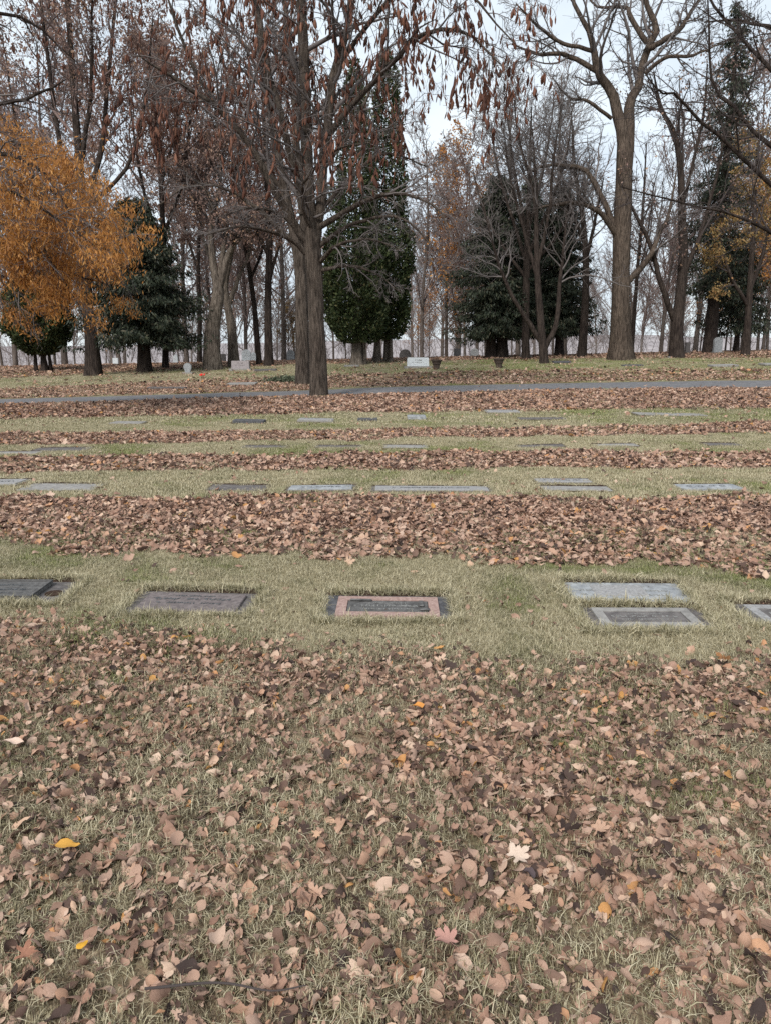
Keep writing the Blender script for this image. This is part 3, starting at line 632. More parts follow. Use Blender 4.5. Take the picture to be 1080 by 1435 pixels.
def hang_leaves(tree, parents, nstr, length, nleaf, seed, single, ymax=250, xr=(150, 760)):
    g = np.random.default_rng(seed); off = np.array(tree.location[:])
    S_ = strands(parents, nstr, g, length); px, py = project(S_[0][:, 0]); k = (py < ymax) & (px > xr[0]) & (px < xr[1]) & (py > -420)
    S_ = (S_[0][k], np.clip(S_[1][k], .006, .012))
    v, f = tubes([(S_[0]-off, S_[1], 3)]); link('hanging_twigs', mesh_np('hanging_twigs', v, f), TWIG_DARK, tree, kind='stuff')
    pts = S_[0]; N = len(pts); idx = g.integers(0, N, nleaf); s = g.uniform(.8, 6.9, nleaf); i = s.astype(int); fr = (s-i)[:, None]
    p = pts[idx, i]*(1-fr)+pts[idx, i+1]*fr; ln = g.uniform(.17, .38, nleaf)
    px, py = project(p); vis = (px > 0) & (px < 1080) & (py > -5)
    order = np.argsort(-(ln*vis)); solo = set(order[:single].tolist())
    mesh_s = [None]*4; VV = []; FF = []; o_ = 0
    for j in range(nleaf):
        hv, hf = HV[j % 4]; a = g.uniform(0, 6.28); tl = g.normal()*.26
        if j in solo:
            if mesh_s[j % 4] is None: mesh_s[j % 4] = mesh_np('hanging_leaf', hv, hf); mesh_s[j % 4].materials.append(HANG)
            o = link('hanging_leaf', mesh_s[j % 4], None, tree); o.location = p[j]-off; o.rotation_euler = (tl, tl*.7, a); o.scale = (ln[j]*(.7+1.1*g.random()), ln[j], ln[j])
        else:
            M = np.array(Matrix.Rotation(a, 3, 'Z') @ Matrix.Rotation(tl, 3, 'X')); VV.append((hv*ln[j]*np.array([.7+1.1*g.random(), 1, 1])) @ M.T + p[j]-off); FF.append(hf+o_); o_ += len(hv)
    link('hanging_foliage', mesh_np('hanging_foliage', np.concatenate(VV), np.concatenate(FF)), HANG_I, tree, kind='stuff')
up = lambda L_: L_
hang_leaves(h1, (np.concatenate([h1L2[0]]), np.concatenate([h1L2[1]])), 6, 2.2, 3400, 5, 300, 195)
hang_leaves(h2, h2L2, 5, 2.2, 1300, 6, 120, 180, (60, 640))

# left group
h4, m4, h4L2, h4L3, h4L4 = deciduous('broadleaf_tree', 'tall dark-trunked tree with steep rust-leaved limbs, behind the orange foliage at left', 'tree', 41,
    [(131, 515, 26), (128, 475, 20), (123, 430, 17), (118, 350, 15), (113, 250, 13), (104, 130, 10), (95, 0, 8), (90, -120, 5)],
    [([(118, 340, 10), (92, 250, 8), (76, 150, 7), (60, 20, 5), (50, -90, 3)], 1), ([(118, 310, 9), (142, 210, 8), (152, 110, 6), (163, 0, 5), (168, -90, 3)], -1),
     ([(112, 240, 8), (126, 150, 7), (130, 60, 5), (128, -40, 3)], -2), ([(120, 360, 9), (60, 270, 7), (25, 180, 5), (5, 60, 4)], 2), ([(117, 300, 7), (180, 230, 6), (205, 130, 5), (215, 20, 3)], 0)],
    BARK_DARK, TWIG_RED, 31, TREES, n2=12, n3=7, n4=6, lr=(.42, .5, .5), trop=(0, 0, .06), leaves=11500, leaf_m=BROWNLEAF, leaf_s=.085, twr=.009, ang=.6, trop4=(0, 0, -.02))
deciduous('broadleaf_tree', 'pale grey trunk dividing into dark crooked limbs left of centre', 'tree', 44,
    [(298, 502, 27), (297, 475, 23), (302, 440, 20), (307, 405, 17), (300, 375, 11), (296, 330, 9), (297, 288, 8), (285, 262, 7), (262, 243, 5), (240, 200, 3)],
    [([(307, 410, 12), (318, 362, 10), (332, 338, 9), (348, 322, 7), (385, 300, 4)], -1), ([(308, 395, 10), (314, 340, 8), (322, 280, 6), (332, 220, 4)], 2), ([(297, 300, 6), (310, 250, 5), (305, 190, 4), (300, 130, 3)], 0)],
    BARK_PALE, TWIG_DARK, 32, TREES, n2=10, n3=7, n4=6, lr=(.7, .6, .6), leaves=10000, leaf_m=BROWNLEAF, leaf_s=.09, twr=.009)
deciduous('broadleaf_tree', 'ribbed pale trunk leaning left, next right of the pale crooked-limbed tree', 'tree', 46,
    [(329, 501, 18), (326, 470, 14), (320, 430, 12), (316, 400, 10), (325, 350, 8), (330, 280, 6), (325, 200, 4)],
    [([(320, 430, 8), (335, 390, 6), (350, 350, 5), (352, 290, 3)], 1), ([(317, 405, 6), (290, 350, 5), (275, 280, 3)], 2)],
    BARK_PALE, TWIG_RED, 33, TREES, n2=7, n3=6, n4=4, lr=(.8, .6, .6), leaves=7000, leaf_m=BROWNLEAF, leaf_s=.09, twr=.009)
deciduous('broadleaf_tree', 'straight brown trunk between the pale leaning trunk and the nearest tree', 'tree', 46,
    [(377, 500, 14), (376, 420, 11), (378, 330, 10), (374, 250, 8), (370, 150, 6), (372, 50, 4)],
    [([(376, 400, 6), (392, 340, 5), (405, 270, 4), (412, 190, 3)], 1), ([(377, 360, 6), (352, 300, 5), (335, 220, 4), (330, 140, 3)], -1)],
    BARK_DARK, TWIG_RED, 34, TREES, n2=8, n3=5, n4=4, lr=(.6, .6, .6), leaves=7000, leaf_m=BROWNLEAF, leaf_s=.09, twr=.009)
deciduous('broadleaf_tree', 'slim reddish trunk bending left beside the straight brown trunk', 'tree', 48,
    [(364, 500, 9), (358, 440, 8), (350, 380, 7), (342, 335, 6), (335, 270, 5), (322, 190, 3)], [([(352, 390, 5), (368, 350, 4), (372, 290, 3)], 1)],
    BARK_DARK, TWIG_RED, 35, TREES, n2=8, n3=5, n4=4, lr=(.7, .6, .6), leaves=4000, leaf_m=BROWNLEAF, leaf_s=.09, twr=.009)
deciduous('broadleaf_tree', 'rust-leaved dark tree rising over the conifer at left', 'tree', 46,
    [(232, 503, 10), (233, 450, 10), (232, 380, 9), (228, 300, 8), (224, 220, 6), (215, 130, 4)],
    [([(230, 350, 6), (205, 280, 5), (190, 200, 4), (180, 120, 3)], 1), ([(230, 330, 6), (255, 260, 5), (265, 190, 4), (272, 110, 3)], -1), ([(226, 260, 5), (245, 180, 4), (240, 90, 3)], 0)],
    BARK_DARK, TWIG_RED, 36, TREES, n2=9, n3=6, n4=5, lr=(.95, .6, .6), leaves=14000, leaf_m=BROWNLEAF, leaf_s=.10, twr=.009)
deciduous('broadleaf_tree', 'thin dark trunk just left of the pale crooked-limbed tree', 'tree', 55,
    [(280, 501, 8), (280, 440, 7), (278, 360, 6), (282, 280, 5), (275, 200, 3)], [([(279, 380, 5), (260, 320, 4), (250, 250, 3)], 1)],
    BARK_DARK, TWIG_RED, 37, TREES, n2=8, n3=5, n4=4, lr=(.9, .6, .6), leaves=7000, leaf_m=BROWNLEAF, leaf_s=.10, twr=.010)
hang_leaves(h4, h4L2, 3, 3.2, 900, 8, 60, 220, (-20, 300))
# orange tree at the left edge, trunk outside the frame
kf = lambda p, g: (vnoise(p[:, 0], p[:, 2]*1.3, 1.5, 7)*.6 + vnoise(p[:, 1], p[:, 2], 2.3, 9)*.4 > .40+.16*g.random(len(p))) & (p[:, 2] > 2.1+1.5*g.random(len(p))) & (p[:, 2] < 8.4-1.2*g.random(len(p)) - .36*np.clip(p[:, 0]+10.5, 0, 9))
deciduous('broadleaf_tree', 'orange-leaved drooping tree filling the left photo edge', 'tree', 19,
    [(-150, 620, 34), (-148, 500, 30), (-140, 380, 28), (-120, 260, 24), (-100, 120, 18), (-90, -60, 10)],
    [([(-142, 400, 16), (-80, 330, 12), (-10, 310, 8), (60, 350, 5), (110, 430, 2)], -1), ([(-135, 340, 14), (-60, 255, 11), (20, 240, 8), (90, 280, 5), (165, 370, 2)], 1),
     ([(-130, 300, 14), (-70, 235, 10), (0, 215, 7), (60, 240, 4), (100, 300, 2)], -2), ([(-142, 420, 12), (-90, 375, 9), (-30, 370, 6), (20, 400, 4), (50, 440, 2)], 1),
     ([(-138, 360, 12), (-80, 300, 9), (0, 265, 6), (70, 300, 4), (140, 350, 2)], -3), ([(-138, 380, 12), (-80, 310, 9), (-10, 280, 6), (40, 330, 4), (70, 400, 2)], 0),
     ([(-130, 330, 12), (-60, 250, 9), (10, 200, 6), (70, 230, 4), (125, 320, 2)], 2), ([(-138, 380, 12), (-70, 330, 9), (0, 330, 6), (90, 380, 4), (160, 400, 2)], 3)],
    BARK_DARK, TWIG_GREY, 41, TREES, n2=12, n3=7, n4=4, lr=(.42, .62, .8), trop=(0, 0, -.05), trop4=(0, 0, -.26), leaves=105000, leaf_m=ORANGE, leaf_s=.027, leaf_asp=3.8, twr=.005, t0=.3, keep=kf)
deciduous('broadleaf_tree', 'dark bare limb tree outside the left edge, one branch reaching in above the orange leaves', 'tree', 14,
    [(-420, 640, 40), (-415, 480, 34), (-400, 300, 28), (-380, 120, 20), (-370, -60, 10)],
    [([(-400, 300, 16), (-250, 215, 12), (-120, 165, 9), (0, 147, 6), (42, 138, 5), (92, 112, 2)], 0), ([(-395, 220, 14), (-250, 120, 11), (-100, 40, 8), (20, 20, 5), (110, 90, 2)], 1), ([(-385, 160, 12), (-250, 0, 9), (-80, -60, 6), (60, -50, 3)], 0)],
    BARK_DARK, TWIG_DARK, 42, TREES, n2=9, n3=6, n4=5, lr=(.26, .5, .55), trop=(0, 0, -.05), twr=.005, t0=.45)
# right: the huge cottonwood
deciduous('broadleaf_tree', 'huge straight brown trunk forking high into two winding stems, tallest at right', 'tree', 45,
    [(869, 497, 36), (869, 465, 30), (869, 420, 27), (870, 350, 27), (872, 290, 27), (874, 230, 26), (872, 190, 20), (864, 158, 17), (857, 130, 15), (838, 103, 13), (831, 68, 10), (823, 40, 8), (803, 3, 6), (795, -60, 3)],
    [([(877, 240, 18), (881, 180, 17), (884, 140, 15), (897, 110, 13), (908, 68, 11), (920, 37, 10), (905, 5, 8), (900, -70, 5)], 1),
     ([(908, 68, 9), (927, 58, 9), (953, 40, 8), (967, 17, 6), (985, -10, 4)], -1), ([(906, 60, 9), (884, 27, 8), (876, 10, 6), (838, 10, 4), (815, -15, 2)], 1),
     ([(903, 103, 7), (933, 80, 6), (967, 78, 5), (1012, 60, 3)], -2), ([(832, 72, 7), (787, 60, 6), (757, 40, 5), (722, 5, 2)], -1.5),
     ([(836, 100, 8), (793, 77, 7), (753, 75, 5), (716, 62, 2)], 1), ([(856, 166, 6), (822, 141, 5), (797, 137, 4), (775, 110, 2)], -2),
     ([(864, 330, 11), (840, 298, 8), (800, 284, 7), (750, 292, 4)], -2), ([(862, 322, 10), (839, 269, 8), (815, 236, 7), (766, 232, 5), (741, 243, 3)], 1.5),
     ([(878, 396, 10), (908, 362, 9), (924, 325, 7), (938, 295, 5), (948, 240, 3)], 1)],
    BARK_BIG, TWIG_GREY, 51, TREES, n2=9, n3=7, n4=7, lr=(.62, .58, .6), trop=(0, 0, .05), twr=.010, t0=.3)
deciduous('broadleaf_tree', 'dark leaning forked tree right of the huge trunk', 'tree', 46,
    [(948, 497, 21), (948, 460, 19), (952, 420, 16), (957, 360, 14), (955, 300, 12), (953, 240, 10), (945, 190, 8), (925, 150, 6), (915, 100, 4)],
    [([(946, 452, 9), (936, 430, 9), (921, 385, 8), (911, 345, 7), (890, 298, 5), (870, 260, 3)], -1), ([(957, 385, 9), (975, 342, 8), (990, 298, 6), (1006, 235, 4), (1015, 170, 3)], 1),
     ([(955, 290, 6), (970, 230, 5), (985, 160, 4), (990, 90, 2)], 0)],
    BARK_DARK, TWIG_DARK, 52, TREES, n2=9, n3=7, n4=6, lr=(.6, .6, .55), twr=.009, leaves=1500, leaf_m=BROWNLEAF, leaf_s=.1)
deciduous('broadleaf_tree', 'slim dark trunk standing left of the huge trunk', 'tree', 49,
    [(814, 497, 14), (818, 440, 12), (820, 370, 10), (815, 300, 8), (805, 240, 6), (800, 160, 4)], [([(820, 370, 6), (833, 310, 5), (845, 250, 3)], 1), ([(818, 340, 6), (795, 280, 5), (780, 210, 3)], -1)],
    BARK_DARK, TWIG_GREY, 53, TREES, n2=11, n3=7, n4=6, lr=(.7, .6, .6), twr=.010, trop=(0, 0, .1))
deciduous('broadleaf_tree', 'grey multi-stemmed twiggy tree in front of the dark spruces', 'tree', 43,
    [(762, 497, 14), (757, 455, 12), (753, 400, 10), (751, 340, 8), (750, 260, 6), (745, 180, 3)],
    [([(757, 478, 9), (732, 440, 7), (706, 392, 6), (692, 350, 4), (675, 280, 2)], -1), ([(762, 490, 9), (779, 452, 8), (785, 390, 6), (791, 330, 4), (800, 250, 2)], 1),
     ([(753, 390, 7), (735, 330, 5), (715, 250, 4), (705, 180, 2)], 1), ([(752, 370, 7), (768, 300, 5), (775, 220, 4), (785, 150, 2)], -1), ([(752, 330, 5), (745, 260, 4), (725, 190, 3), (720, 140, 2)], -1)],
    BARK_DARK, TWIG_GREY, 54, TREES, n2=16, n3=7, n4=6, lr=(.55, .55, .6), twr=.009, trop=(0, 0, .05), wob=.3, t0=.45)
deciduous('broadleaf_tree', 'round-crowned grey twiggy tree rising above the dark spruces', 'tree', 48,
    [(736, 497, 12), (736, 430, 11), (738, 350, 10), (740, 290, 8), (742, 220, 5), (744, 150, 3)],
    [([(737, 370, 7), (715, 300, 5), (695, 230, 4), (688, 175, 2)], 1), ([(738, 360, 7), (768, 290, 5), (792, 220, 4), (800, 170, 2)], -1), ([(738, 330, 6), (722, 250, 5), (712, 180, 3), (708, 140, 2)], -2),
     ([(740, 320, 6), (760, 240, 5), (772, 170, 3), (776, 130, 2)], 2), ([(737, 390, 6), (700, 340, 4), (675, 290, 3), (662, 240, 2)], 1), ([(738, 380, 6), (780, 330, 4), (808, 280, 3), (820, 240, 2)], 1)],
    BARK_DARK, TWIG_GREY, 58, TREES, n2=10, n3=7, n4=7, lr=(.42, .6, .65), twr=.011, trop=(0, 0, .05), wob=.28, t0=.3)
deciduous('broadleaf_tree', 'thin dark trunk touching right side of the huge trunk', 'tree', 58,
    [(884, 497, 7), (888, 440, 6), (893, 370, 5), (900, 290, 4), (905, 200, 3)], [([(890, 400, 4), (905, 340, 3), (915, 270, 2)], 1)], BARK_DARK, TWIG_GREY, 55, TREES, n2=8, n3=5, n4=4, lr=(.8, .6, .6), twr=.011)
deciduous('broadleaf_tree', 'brown trunk with amber leaves near the right photo edge', 'tree', 47,
    [(1044, 497, 13), (1048, 440, 10), (1052, 370, 8), (1056, 300, 6), (1060, 200, 4)], [([(1050, 410, 6), (1070, 350, 5), (1085, 270, 3)], 1), ([(1048, 430, 6), (1020, 380, 5), (1005, 320, 3)], -1)],
    BARK_DARK, TWIG_DARK, 56, TREES, n2=8, n3=6, n4=4, lr=(.6, .6, .6), twr=.009, leaves=6500, leaf_m=YELLOWLEAF, leaf_s=.085, trop4=(0, 0, -.1))
# tree outside the right edge whose bare branches cross the upper right corner
deciduous('broadleaf_tree', 'bare near tree mostly outside the right photo edge, its dark branches crossing the upper right', 'tree', 15,
    [(1330, 640, 44), (1326, 500, 38), (1318, 360, 34), (1300, 200, 26), (1290, 20, 18), (1285, -150, 8)],
    [([(1318, 380, 18), (1200, 330, 13), (1120, 285, 9), (1080, 260, 7), (1020, 200, 6), (980, 168, 5), (947, 134, 4), (927, 131, 3), (906, 106, 2)], -1),
     ([(1312, 320, 18), (1200, 270, 13), (1130, 235, 9), (1080, 207, 7), (1047, 173, 6), (1026, 148, 5), (997, 117, 4), (991, 60, 3), (992, -20, 2)], 0),
     ([(1305, 250, 16), (1200, 180, 11), (1120, 130, 8), (1080, 97, 6), (1040, 57, 5), (1003, 13, 4), (980, -30, 2)], 1),
     ([(1318, 390, 14), (1200, 380, 9), (1120, 350, 6), (1050, 310, 5), (960, 285, 3), (870, 262, 1.5)], -2),
     ([(1310, 300, 13), (1200, 220, 9), (1110, 60, 6), (1040, 30, 4), (985, 30, 2)], 2)],
    BARK_DARK, TWIG_DARK, 57, TREES, n2=12, n3=6, n4=5, lr=(.30, .5, .55), twr=.005, t0=.4, trop=(0, 0, -.03))

# conifers
def spruce(px, D, H, Rm, bottom, label, seed, n_b=140, narrow=1.0, stems=((0, .34),), m=None, dens=26, cat='conifer', name='spruce_tree', spr=.24):
    g = np.random.default_rng(seed); b0 = base(px, D); t = thing(name, b0, label, cat, TREES); off = np.array(b0[:])
    for dx, r_ in stems:
        p = np.array([[dx, 0, -.15], [dx*.95, 0, H*.25], [dx*.6, 0, H*.6], [0, 0, H*.98]]); pp, rr = limb_arr(p, np.array([r_, r_*.85, r_*.5, .03]), 16)
        link('trunk', thick_mesh(pp, rr, 12, g, .05, .35), BARK_DARK, t)
    n_b = int(n_b*2.0); z = bottom + (H-bottom)*g.random(n_b)**1.15; fz = (z-bottom)/(H-bottom)
    az = g.random(n_b)*6.283; ln = Rm*(1-fz)**narrow*g.uniform(.4, 1.15, n_b)*(.8+.5*vnoise(az*1.6, z*.55, 1, seed % 40)) + .25; ln *= np.clip(.6+fz*5, 0, 1)
    P = 7; pts = np.zeros((n_b, P, 3)); s = np.linspace(0, 1, P)
    for k in range(P):
        pts[:, k, 0] = np.cos(az)*ln*s[k]; pts[:, k, 1] = np.sin(az)*ln*s[k]; pts[:, k, 2] = z - ln*(.62*s[k] - .30*s[k]**3)*(1-.4*fz)
    rad = np.linspace(.035, .006, P)[None].repeat(n_b, 0)
    v, f = tubes([(pts, rad, 4)]); link('branches', mesh_np('branches', v, f), TWIG_DARK, t, kind='stuff')
    # hanging needle sprays along each bough
    k = (ln/Rm*dens*4).astype(int)+dens; idx = np.repeat(np.arange(n_b), k); M = len(idx)
    s_ = g.random(M)**.7*(P-1.01); i = s_.astype(int); fr = (s_-i)[:, None]
    c = pts[idx, i]*(1-fr)+pts[idx, i+1]*fr
    sd_ = np.stack([-np.sin(az[idx]), np.cos(az[idx]), 0*az[idx]], 1)*(g.normal(size=M)*.20*(1.2-s_/P))[:, None]*np.clip(ln[idx], .4, 2)[:, None]; c = c + sd_ + g.normal(size=(M, 3))*.10
    dn = np.stack([np.cos(az[idx])*.35, np.sin(az[idx])*.35, -.75+0*az[idx]], 1) + g.normal(size=(M, 3))*.5; dn /= np.linalg.norm(dn, axis=1, keepdims=True)
    ls = g.uniform(.6, 1.35, M)*spr; wv = np.cross(dn, g.normal(size=(M, 3))); wv /= np.linalg.norm(wv, axis=1, keepdims=True); wv *= (ls*.16)[:, None]
    e = c + dn*ls[:, None]; md = c + dn*(ls*.5)[:, None]
    v = np.stack([c, md+wv, e, md-wv], 1).reshape(-1, 3); link('foliage', mesh_np('foliage', v, np.arange(M*4).reshape(-1, 4)), m or SPRUCE, t, kind='stuff')
    return t
def px_m(D, n): return n*D/F
spruce(692, 50, 11.6, px_m(50, 62), 1.9, 'broad dark spruce with drooping boughs, left of the grey multi-stemmed tree', 61, 230, .5, ((-.25, .33), (.5, .38)))
spruce(775, 52, 11.2, px_m(50, 58), 2.2, 'dark spruce standing behind the grey multi-stemmed tree', 62, 210, .5, ((-.7, .25), (.35, .3)))
spruce(735, 54, 12.4, px_m(50, 52), 2.2, 'dark spruce half hidden between two other spruces', 66, 170, .7, ((0, .25),))
spruce(204, 43, 9.6, px_m(42, 88), 2.3, 'wide dark conifer with low hanging boughs left of the pale crooked-limbed tree', 63, 240, .45, ((0, .36),), dens=34)
spruce(993, 51, 22.0, px_m(51, 46), 4.2, 'tall thin ragged conifer near the right photo edge', 64, 190, .55, ((0, .42),), dens=14)
spruce(1030, 52, 7.5, px_m(51, 58), 2.0, 'low green conifer boughs beneath the amber leaves at right', 65, 70, .8, ((0, .2),), dens=22)
def arbor(px, D, H, prof, label, seed, nsp, stems, m=ARBOR, pale=True):
    nsp = int(nsp*2.0)
    """prof: list of (height, radius)"""
    g = np.random.default_rng(seed); b0 = base(px, D); t = thing('cedar_tree', b0, label, 'conifer', TREES)
    ph = np.array([p[0] for p in prof]); pr = np.array([p[1] for p in prof])
    for dx, dy, r_, h_ in stems:
        p = np.array([[dx, dy, -.15], [dx*.9, dy, h_*.3], [dx*.6, dy*.6, h_*.7], [dx*.3, 0, h_]]); pp, rr = limb_arr(p, np.array([r_, r_*.75, r_*.6, .04]), 14)
        link('trunk', thick_mesh(pp, rr, 12, g, .10, .6), BARK_PALE if pale else BARK_DARK, t)
    z = ph[0] + (ph[-1]-ph[0])*g.random(nsp*3); rmax = np.interp(z, ph, pr); k = g.random(nsp*3) < rmax/pr.max(); z = z[k][:nsp]; rmax = rmax[k][:nsp]; M = len(z)
    az = g.random(M)*6.283
    lump = 1 + .12*np.sin(3*az+z*1.1) + .09*np.sin(7*az-z*2.3) + .34*(vnoise(az*3, z*1.5, 1, 12)-.5)*2*(.5+.5*smooth(4, 9, z))
    rr = rmax*lump*(1-.45*g.random(M)**2.2)
    kk = g.random(M) > .62*smooth(5.5, 9, z)*smooth(.35, .6, vnoise(az*4, z*1.2, 1, 30)); az, rr, z = az[kk], rr[kk], z[kk]; M = len(z)
    c = np.stack([np.cos(az)*rr, np.sin(az)*rr, z], 1)
    dn = np.stack([np.cos(az)*.5, np.sin(az)*.5, .55+0*az], 1)+g.normal(size=(M, 3))*.45; dn /= np.linalg.norm(dn, axis=1, keepdims=True)
    ls = g.uniform(.5, 1.4, M)*.19; wv = np.cross(dn, g.normal(size=(M, 3))); wv /= np.linalg.norm(wv, axis=1, keepdims=True); wv *= (ls*.28)[:, None]
    md = c+dn*(ls*.5)[:, None]; e = c+dn*ls[:, None]
    v = np.stack([c, md+wv, e, md-wv], 1).reshape(-1, 3); link('foliage', mesh_np('foliage', v, np.arange(M*4).reshape(-1, 4)), m, t, kind='stuff')
    n_b = 160; zb = ph[0]+.3+(ph[-1]-ph[0]-.6)*g.random(n_b); a = g.random(n_b)*6.283; rb = np.interp(zb, ph, pr)*.9; s = np.linspace(0, 1, 5)[None, :]
    pts = np.stack([np.cos(a)[:, None]*rb[:, None]*s, np.sin(a)[:, None]*rb[:, None]*s, zb[:, None]+(rb[:, None]*s**1.3*.6)-rb[:, None]*.4], 2)
    v, f = tubes([(pts, np.linspace(.03, .006, 5)[None].repeat(n_b, 0), 4)]); link('branches', mesh_np('branches', v, f), TWIG_DARK, t, kind='stuff')
    return t
u = px_m(46, 1)
arbor(500, 46, 17.5, [(1.3, u*18), (2.2, u*34), (4, u*44), (6.5, u*41), (9, u*30), (12, u*22), (15, u*14), (17.5, u*3)], 'dark green column-shaped cedar on pale ribbed trunk, left one of the pair', 71, 24000, [(.0, 0, .30, 10), (.45, .2, .16, 8)])
arbor(541, 48, 18.5, [(1.4, u*14), (2.4, u*28), (4, u*33), (6.5, u*32), (9, u*27), (12, u*23), (15, u*17), (17, u*14), (18.5, u*3)], 'dark green column-shaped cedar behind right side of its paler-trunked twin', 72, 20000, [(-.6, 0, .22, 9), (0, .3, .18, 9), (.3, -.2, .14, 7)])
arbor(60, 46, 6.6, [(1.0, u*14), (1.8, u*32), (3, u*42), (4.6, u*36), (5.8, u*22), (6.6, u*5)], 'small rounded dark cedar with splayed stems below the orange foliage at far left', 73, 15000, [(.15, 0, .2, 4), (-.4, 0, .12, 4), (.45, .2, .12, 4)], pale=False)

# far bare trees: a few built once, the others copied
FARG = 'bare trees in the wood behind the cemetery'
def far_proto(seed, H, lean, leaves, leaf_m, wood, label):
    g = np.random.default_rng(seed); t = thing('distant_tree', (0, 0, 0), label, 'tree', FARG)
    p = np.array([[0, 0, -.4], [lean*.2, 0, H*.3], [lean*.7, .2, H*.62], [lean, 0, H]]); PP, RR = limb_arr(p, np.array([.115, .09, .06, .02])*H/11, 14)
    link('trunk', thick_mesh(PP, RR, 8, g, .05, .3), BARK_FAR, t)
    L2 = spawn(PP[None], RR[None], 26, .18, 1, .65, .42, .5, 7, .13, (0, 0, .09), g); L3 = spawn(L2[0], L2[1], 10, .15, 1, .7, .5, .55, 5, .2, (0, 0, .05), g)
    L4 = spawn(L3[0], L3[1], 7, .1, 1, .7, .6, .6, 4, .25, (0, 0, .04), g)
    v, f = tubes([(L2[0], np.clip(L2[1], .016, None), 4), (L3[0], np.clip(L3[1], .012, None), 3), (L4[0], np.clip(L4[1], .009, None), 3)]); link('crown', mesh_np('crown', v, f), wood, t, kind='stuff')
    if leaves:
        fl = L4[0].reshape(-1, 3); fl = fl[g.integers(0, len(fl), leaves)]+g.normal(size=(leaves, 3))*.15; v, q_ = quads(fl, g, .13); link('foliage', mesh_np('foliage', v, q_), leaf_m, t, kind='stuff')
    return t
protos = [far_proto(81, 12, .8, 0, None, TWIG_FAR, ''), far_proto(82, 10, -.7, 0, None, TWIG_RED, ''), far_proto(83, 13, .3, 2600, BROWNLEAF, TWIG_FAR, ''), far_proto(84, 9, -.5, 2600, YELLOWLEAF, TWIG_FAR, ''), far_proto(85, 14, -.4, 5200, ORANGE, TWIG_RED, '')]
used = [False]*5; FAR_L = []
def place_far(k, px, D, s, label, group=FARG):
    p = protos[k]
    if used[k]:
        c = p.copy(); scene.collection.objects.link(c)
        for ch in p.children: d = ch.copy(); scene.collection.objects.link(d); d.parent = c
    else: c = p; used[k] = True
    b_ = base(px, D); c.location = b_; c.rotation_euler = (0, 0, random.Random(px*13+k).uniform(0, 6.28)); c.scale = (s,)*3; c['group'] = group
    if isinstance(label, tuple): FAR_L.append((label[1], label[0], c))
    else: c['label'] = label
    return c
place_far(4, 642, 66, 1.15, 'orange-leaved tree showing above and left of the broad spruce')
place_far(4, 600, 84, .62, 'small orange-leaved tree low in the gap right of the cedars', FARG)
place_far(4, 640, 72, .42, 'little copper-leaved sapling left of the spruce trunks', FARG)
place_far(3, 150, 62, .55, 'low yellowish bush-like tree between the two dark trunks at left')
place_far(3, 245, 66, .6, 'yellow-green small tree seen under the wide dark conifer')
place_far(3, 405, 66, .55, 'yellow-green small tree just left of the nearest tree trunk')
place_far(4, 1068, 56, .9, 'amber-leaved tree at the right photo edge behind the brown trunk')
place_far(4, 1015, 60, .55, 'short amber-leaved tree behind the tall thin conifer')
place_far(2, 300, 70, 1.35, 'tan-leaved tall tree behind the pale crooked-limbed tree')
for k_, px_m_, D_, s_, l_ in ((1, 22, 60, 2.0, 'tall reddish bare far tree at the left photo edge above the orange foliage'), (2, 92, 64, 2.0, 'tall brown-leaved far tree left of the tall dark trunk'), (1, 168, 62, 1.9, 'tall reddish bare far tree above the wide dark conifer'),
        (2, 262, 66, 1.8, 'tall brown-leaved far tree left of the crooked pale tree'), (1, 345, 60, 1.7, 'tall reddish bare far tree right of the crooked pale tree'), (2, 398, 64, 1.7, 'tall brown-leaved far tree left of the nearest trunk'),
        (0, 590, 66, 1.5, 'grey bare far tree just right of the column cedars'), (1, 668, 62, 1.6, 'reddish bare far tree above left side of the broad spruce'), (2, 625, 70, 1.3, 'thin brown-leaved far tree in the middle of the gap'), (0, 725, 62, 1.75, 'tall grey bare far tree above the spruces'),
        (0, 790, 64, 1.9, 'tall grey bare far tree left of the slim dark trunk'), (1, 925, 62, 1.7, 'tall reddish bare far tree right of the huge trunk'), (0, 972, 64, 1.8, 'tall grey bare far tree left of the thin conifer'), (2, 1040, 66, 1.7, 'tall brown-leaved far tree at the right')):
    place_far(k_, px_m_, D_, s_, l_)
rr_ = random.Random(9)
lab_far = {0: 'bare grey tree among many similar ones in the wood behind the cemetery', 1: 'bare reddish-brown tree among similar ones in the wood behind the cemetery', 2: 'sparsely brown-leaved tree among similar ones in the wood behind the cemetery'}
n_far = 60
for i in range(n_far):
    px = -70 + 1220*(i+rr_.uniform(-.4, .4)+.5)/n_far; D = rr_.uniform(62, 125); k = rr_.choice([0, 0, 0, 1, 1, 2])
    place_far(k, px, D, rr_.uniform(.85, 1.75)*D/85, (k, px))
GAPS = [(-999, 60, 'left of the small rounded cedar'), (60, 131, 'left of the trunk under the orange leaves'), (131, 204, 'between the two dark trunks at left'), (204, 297, 'between the conifer trunk and the pale crooked tree'),
        (297, 376, 'between the pale crooked and straight brown trunks'), (376, 447, 'behind the two nearest trunks'), (447, 560, 'behind the pair of column cedars'), (560, 688, 'in the gap between cedars and spruces'),
        (688, 762, 'behind the spruce trunks'), (762, 814, 'behind the right-hand spruce'), (814, 869, 'just left of the huge trunk'), (869, 948, 'right of the huge trunk'), (948, 993, 'left of the thin conifer'), (993, 1200, 'right of the thin conifer')]
KIND = {0: 'bare grey far tree', 1: 'bare reddish far tree', 2: 'brown-leaved far tree'}; ORD = ['', 'second ', 'third ', 'fourth ', 'fifth ', 'sixth ', 'seventh ', 'eighth ']
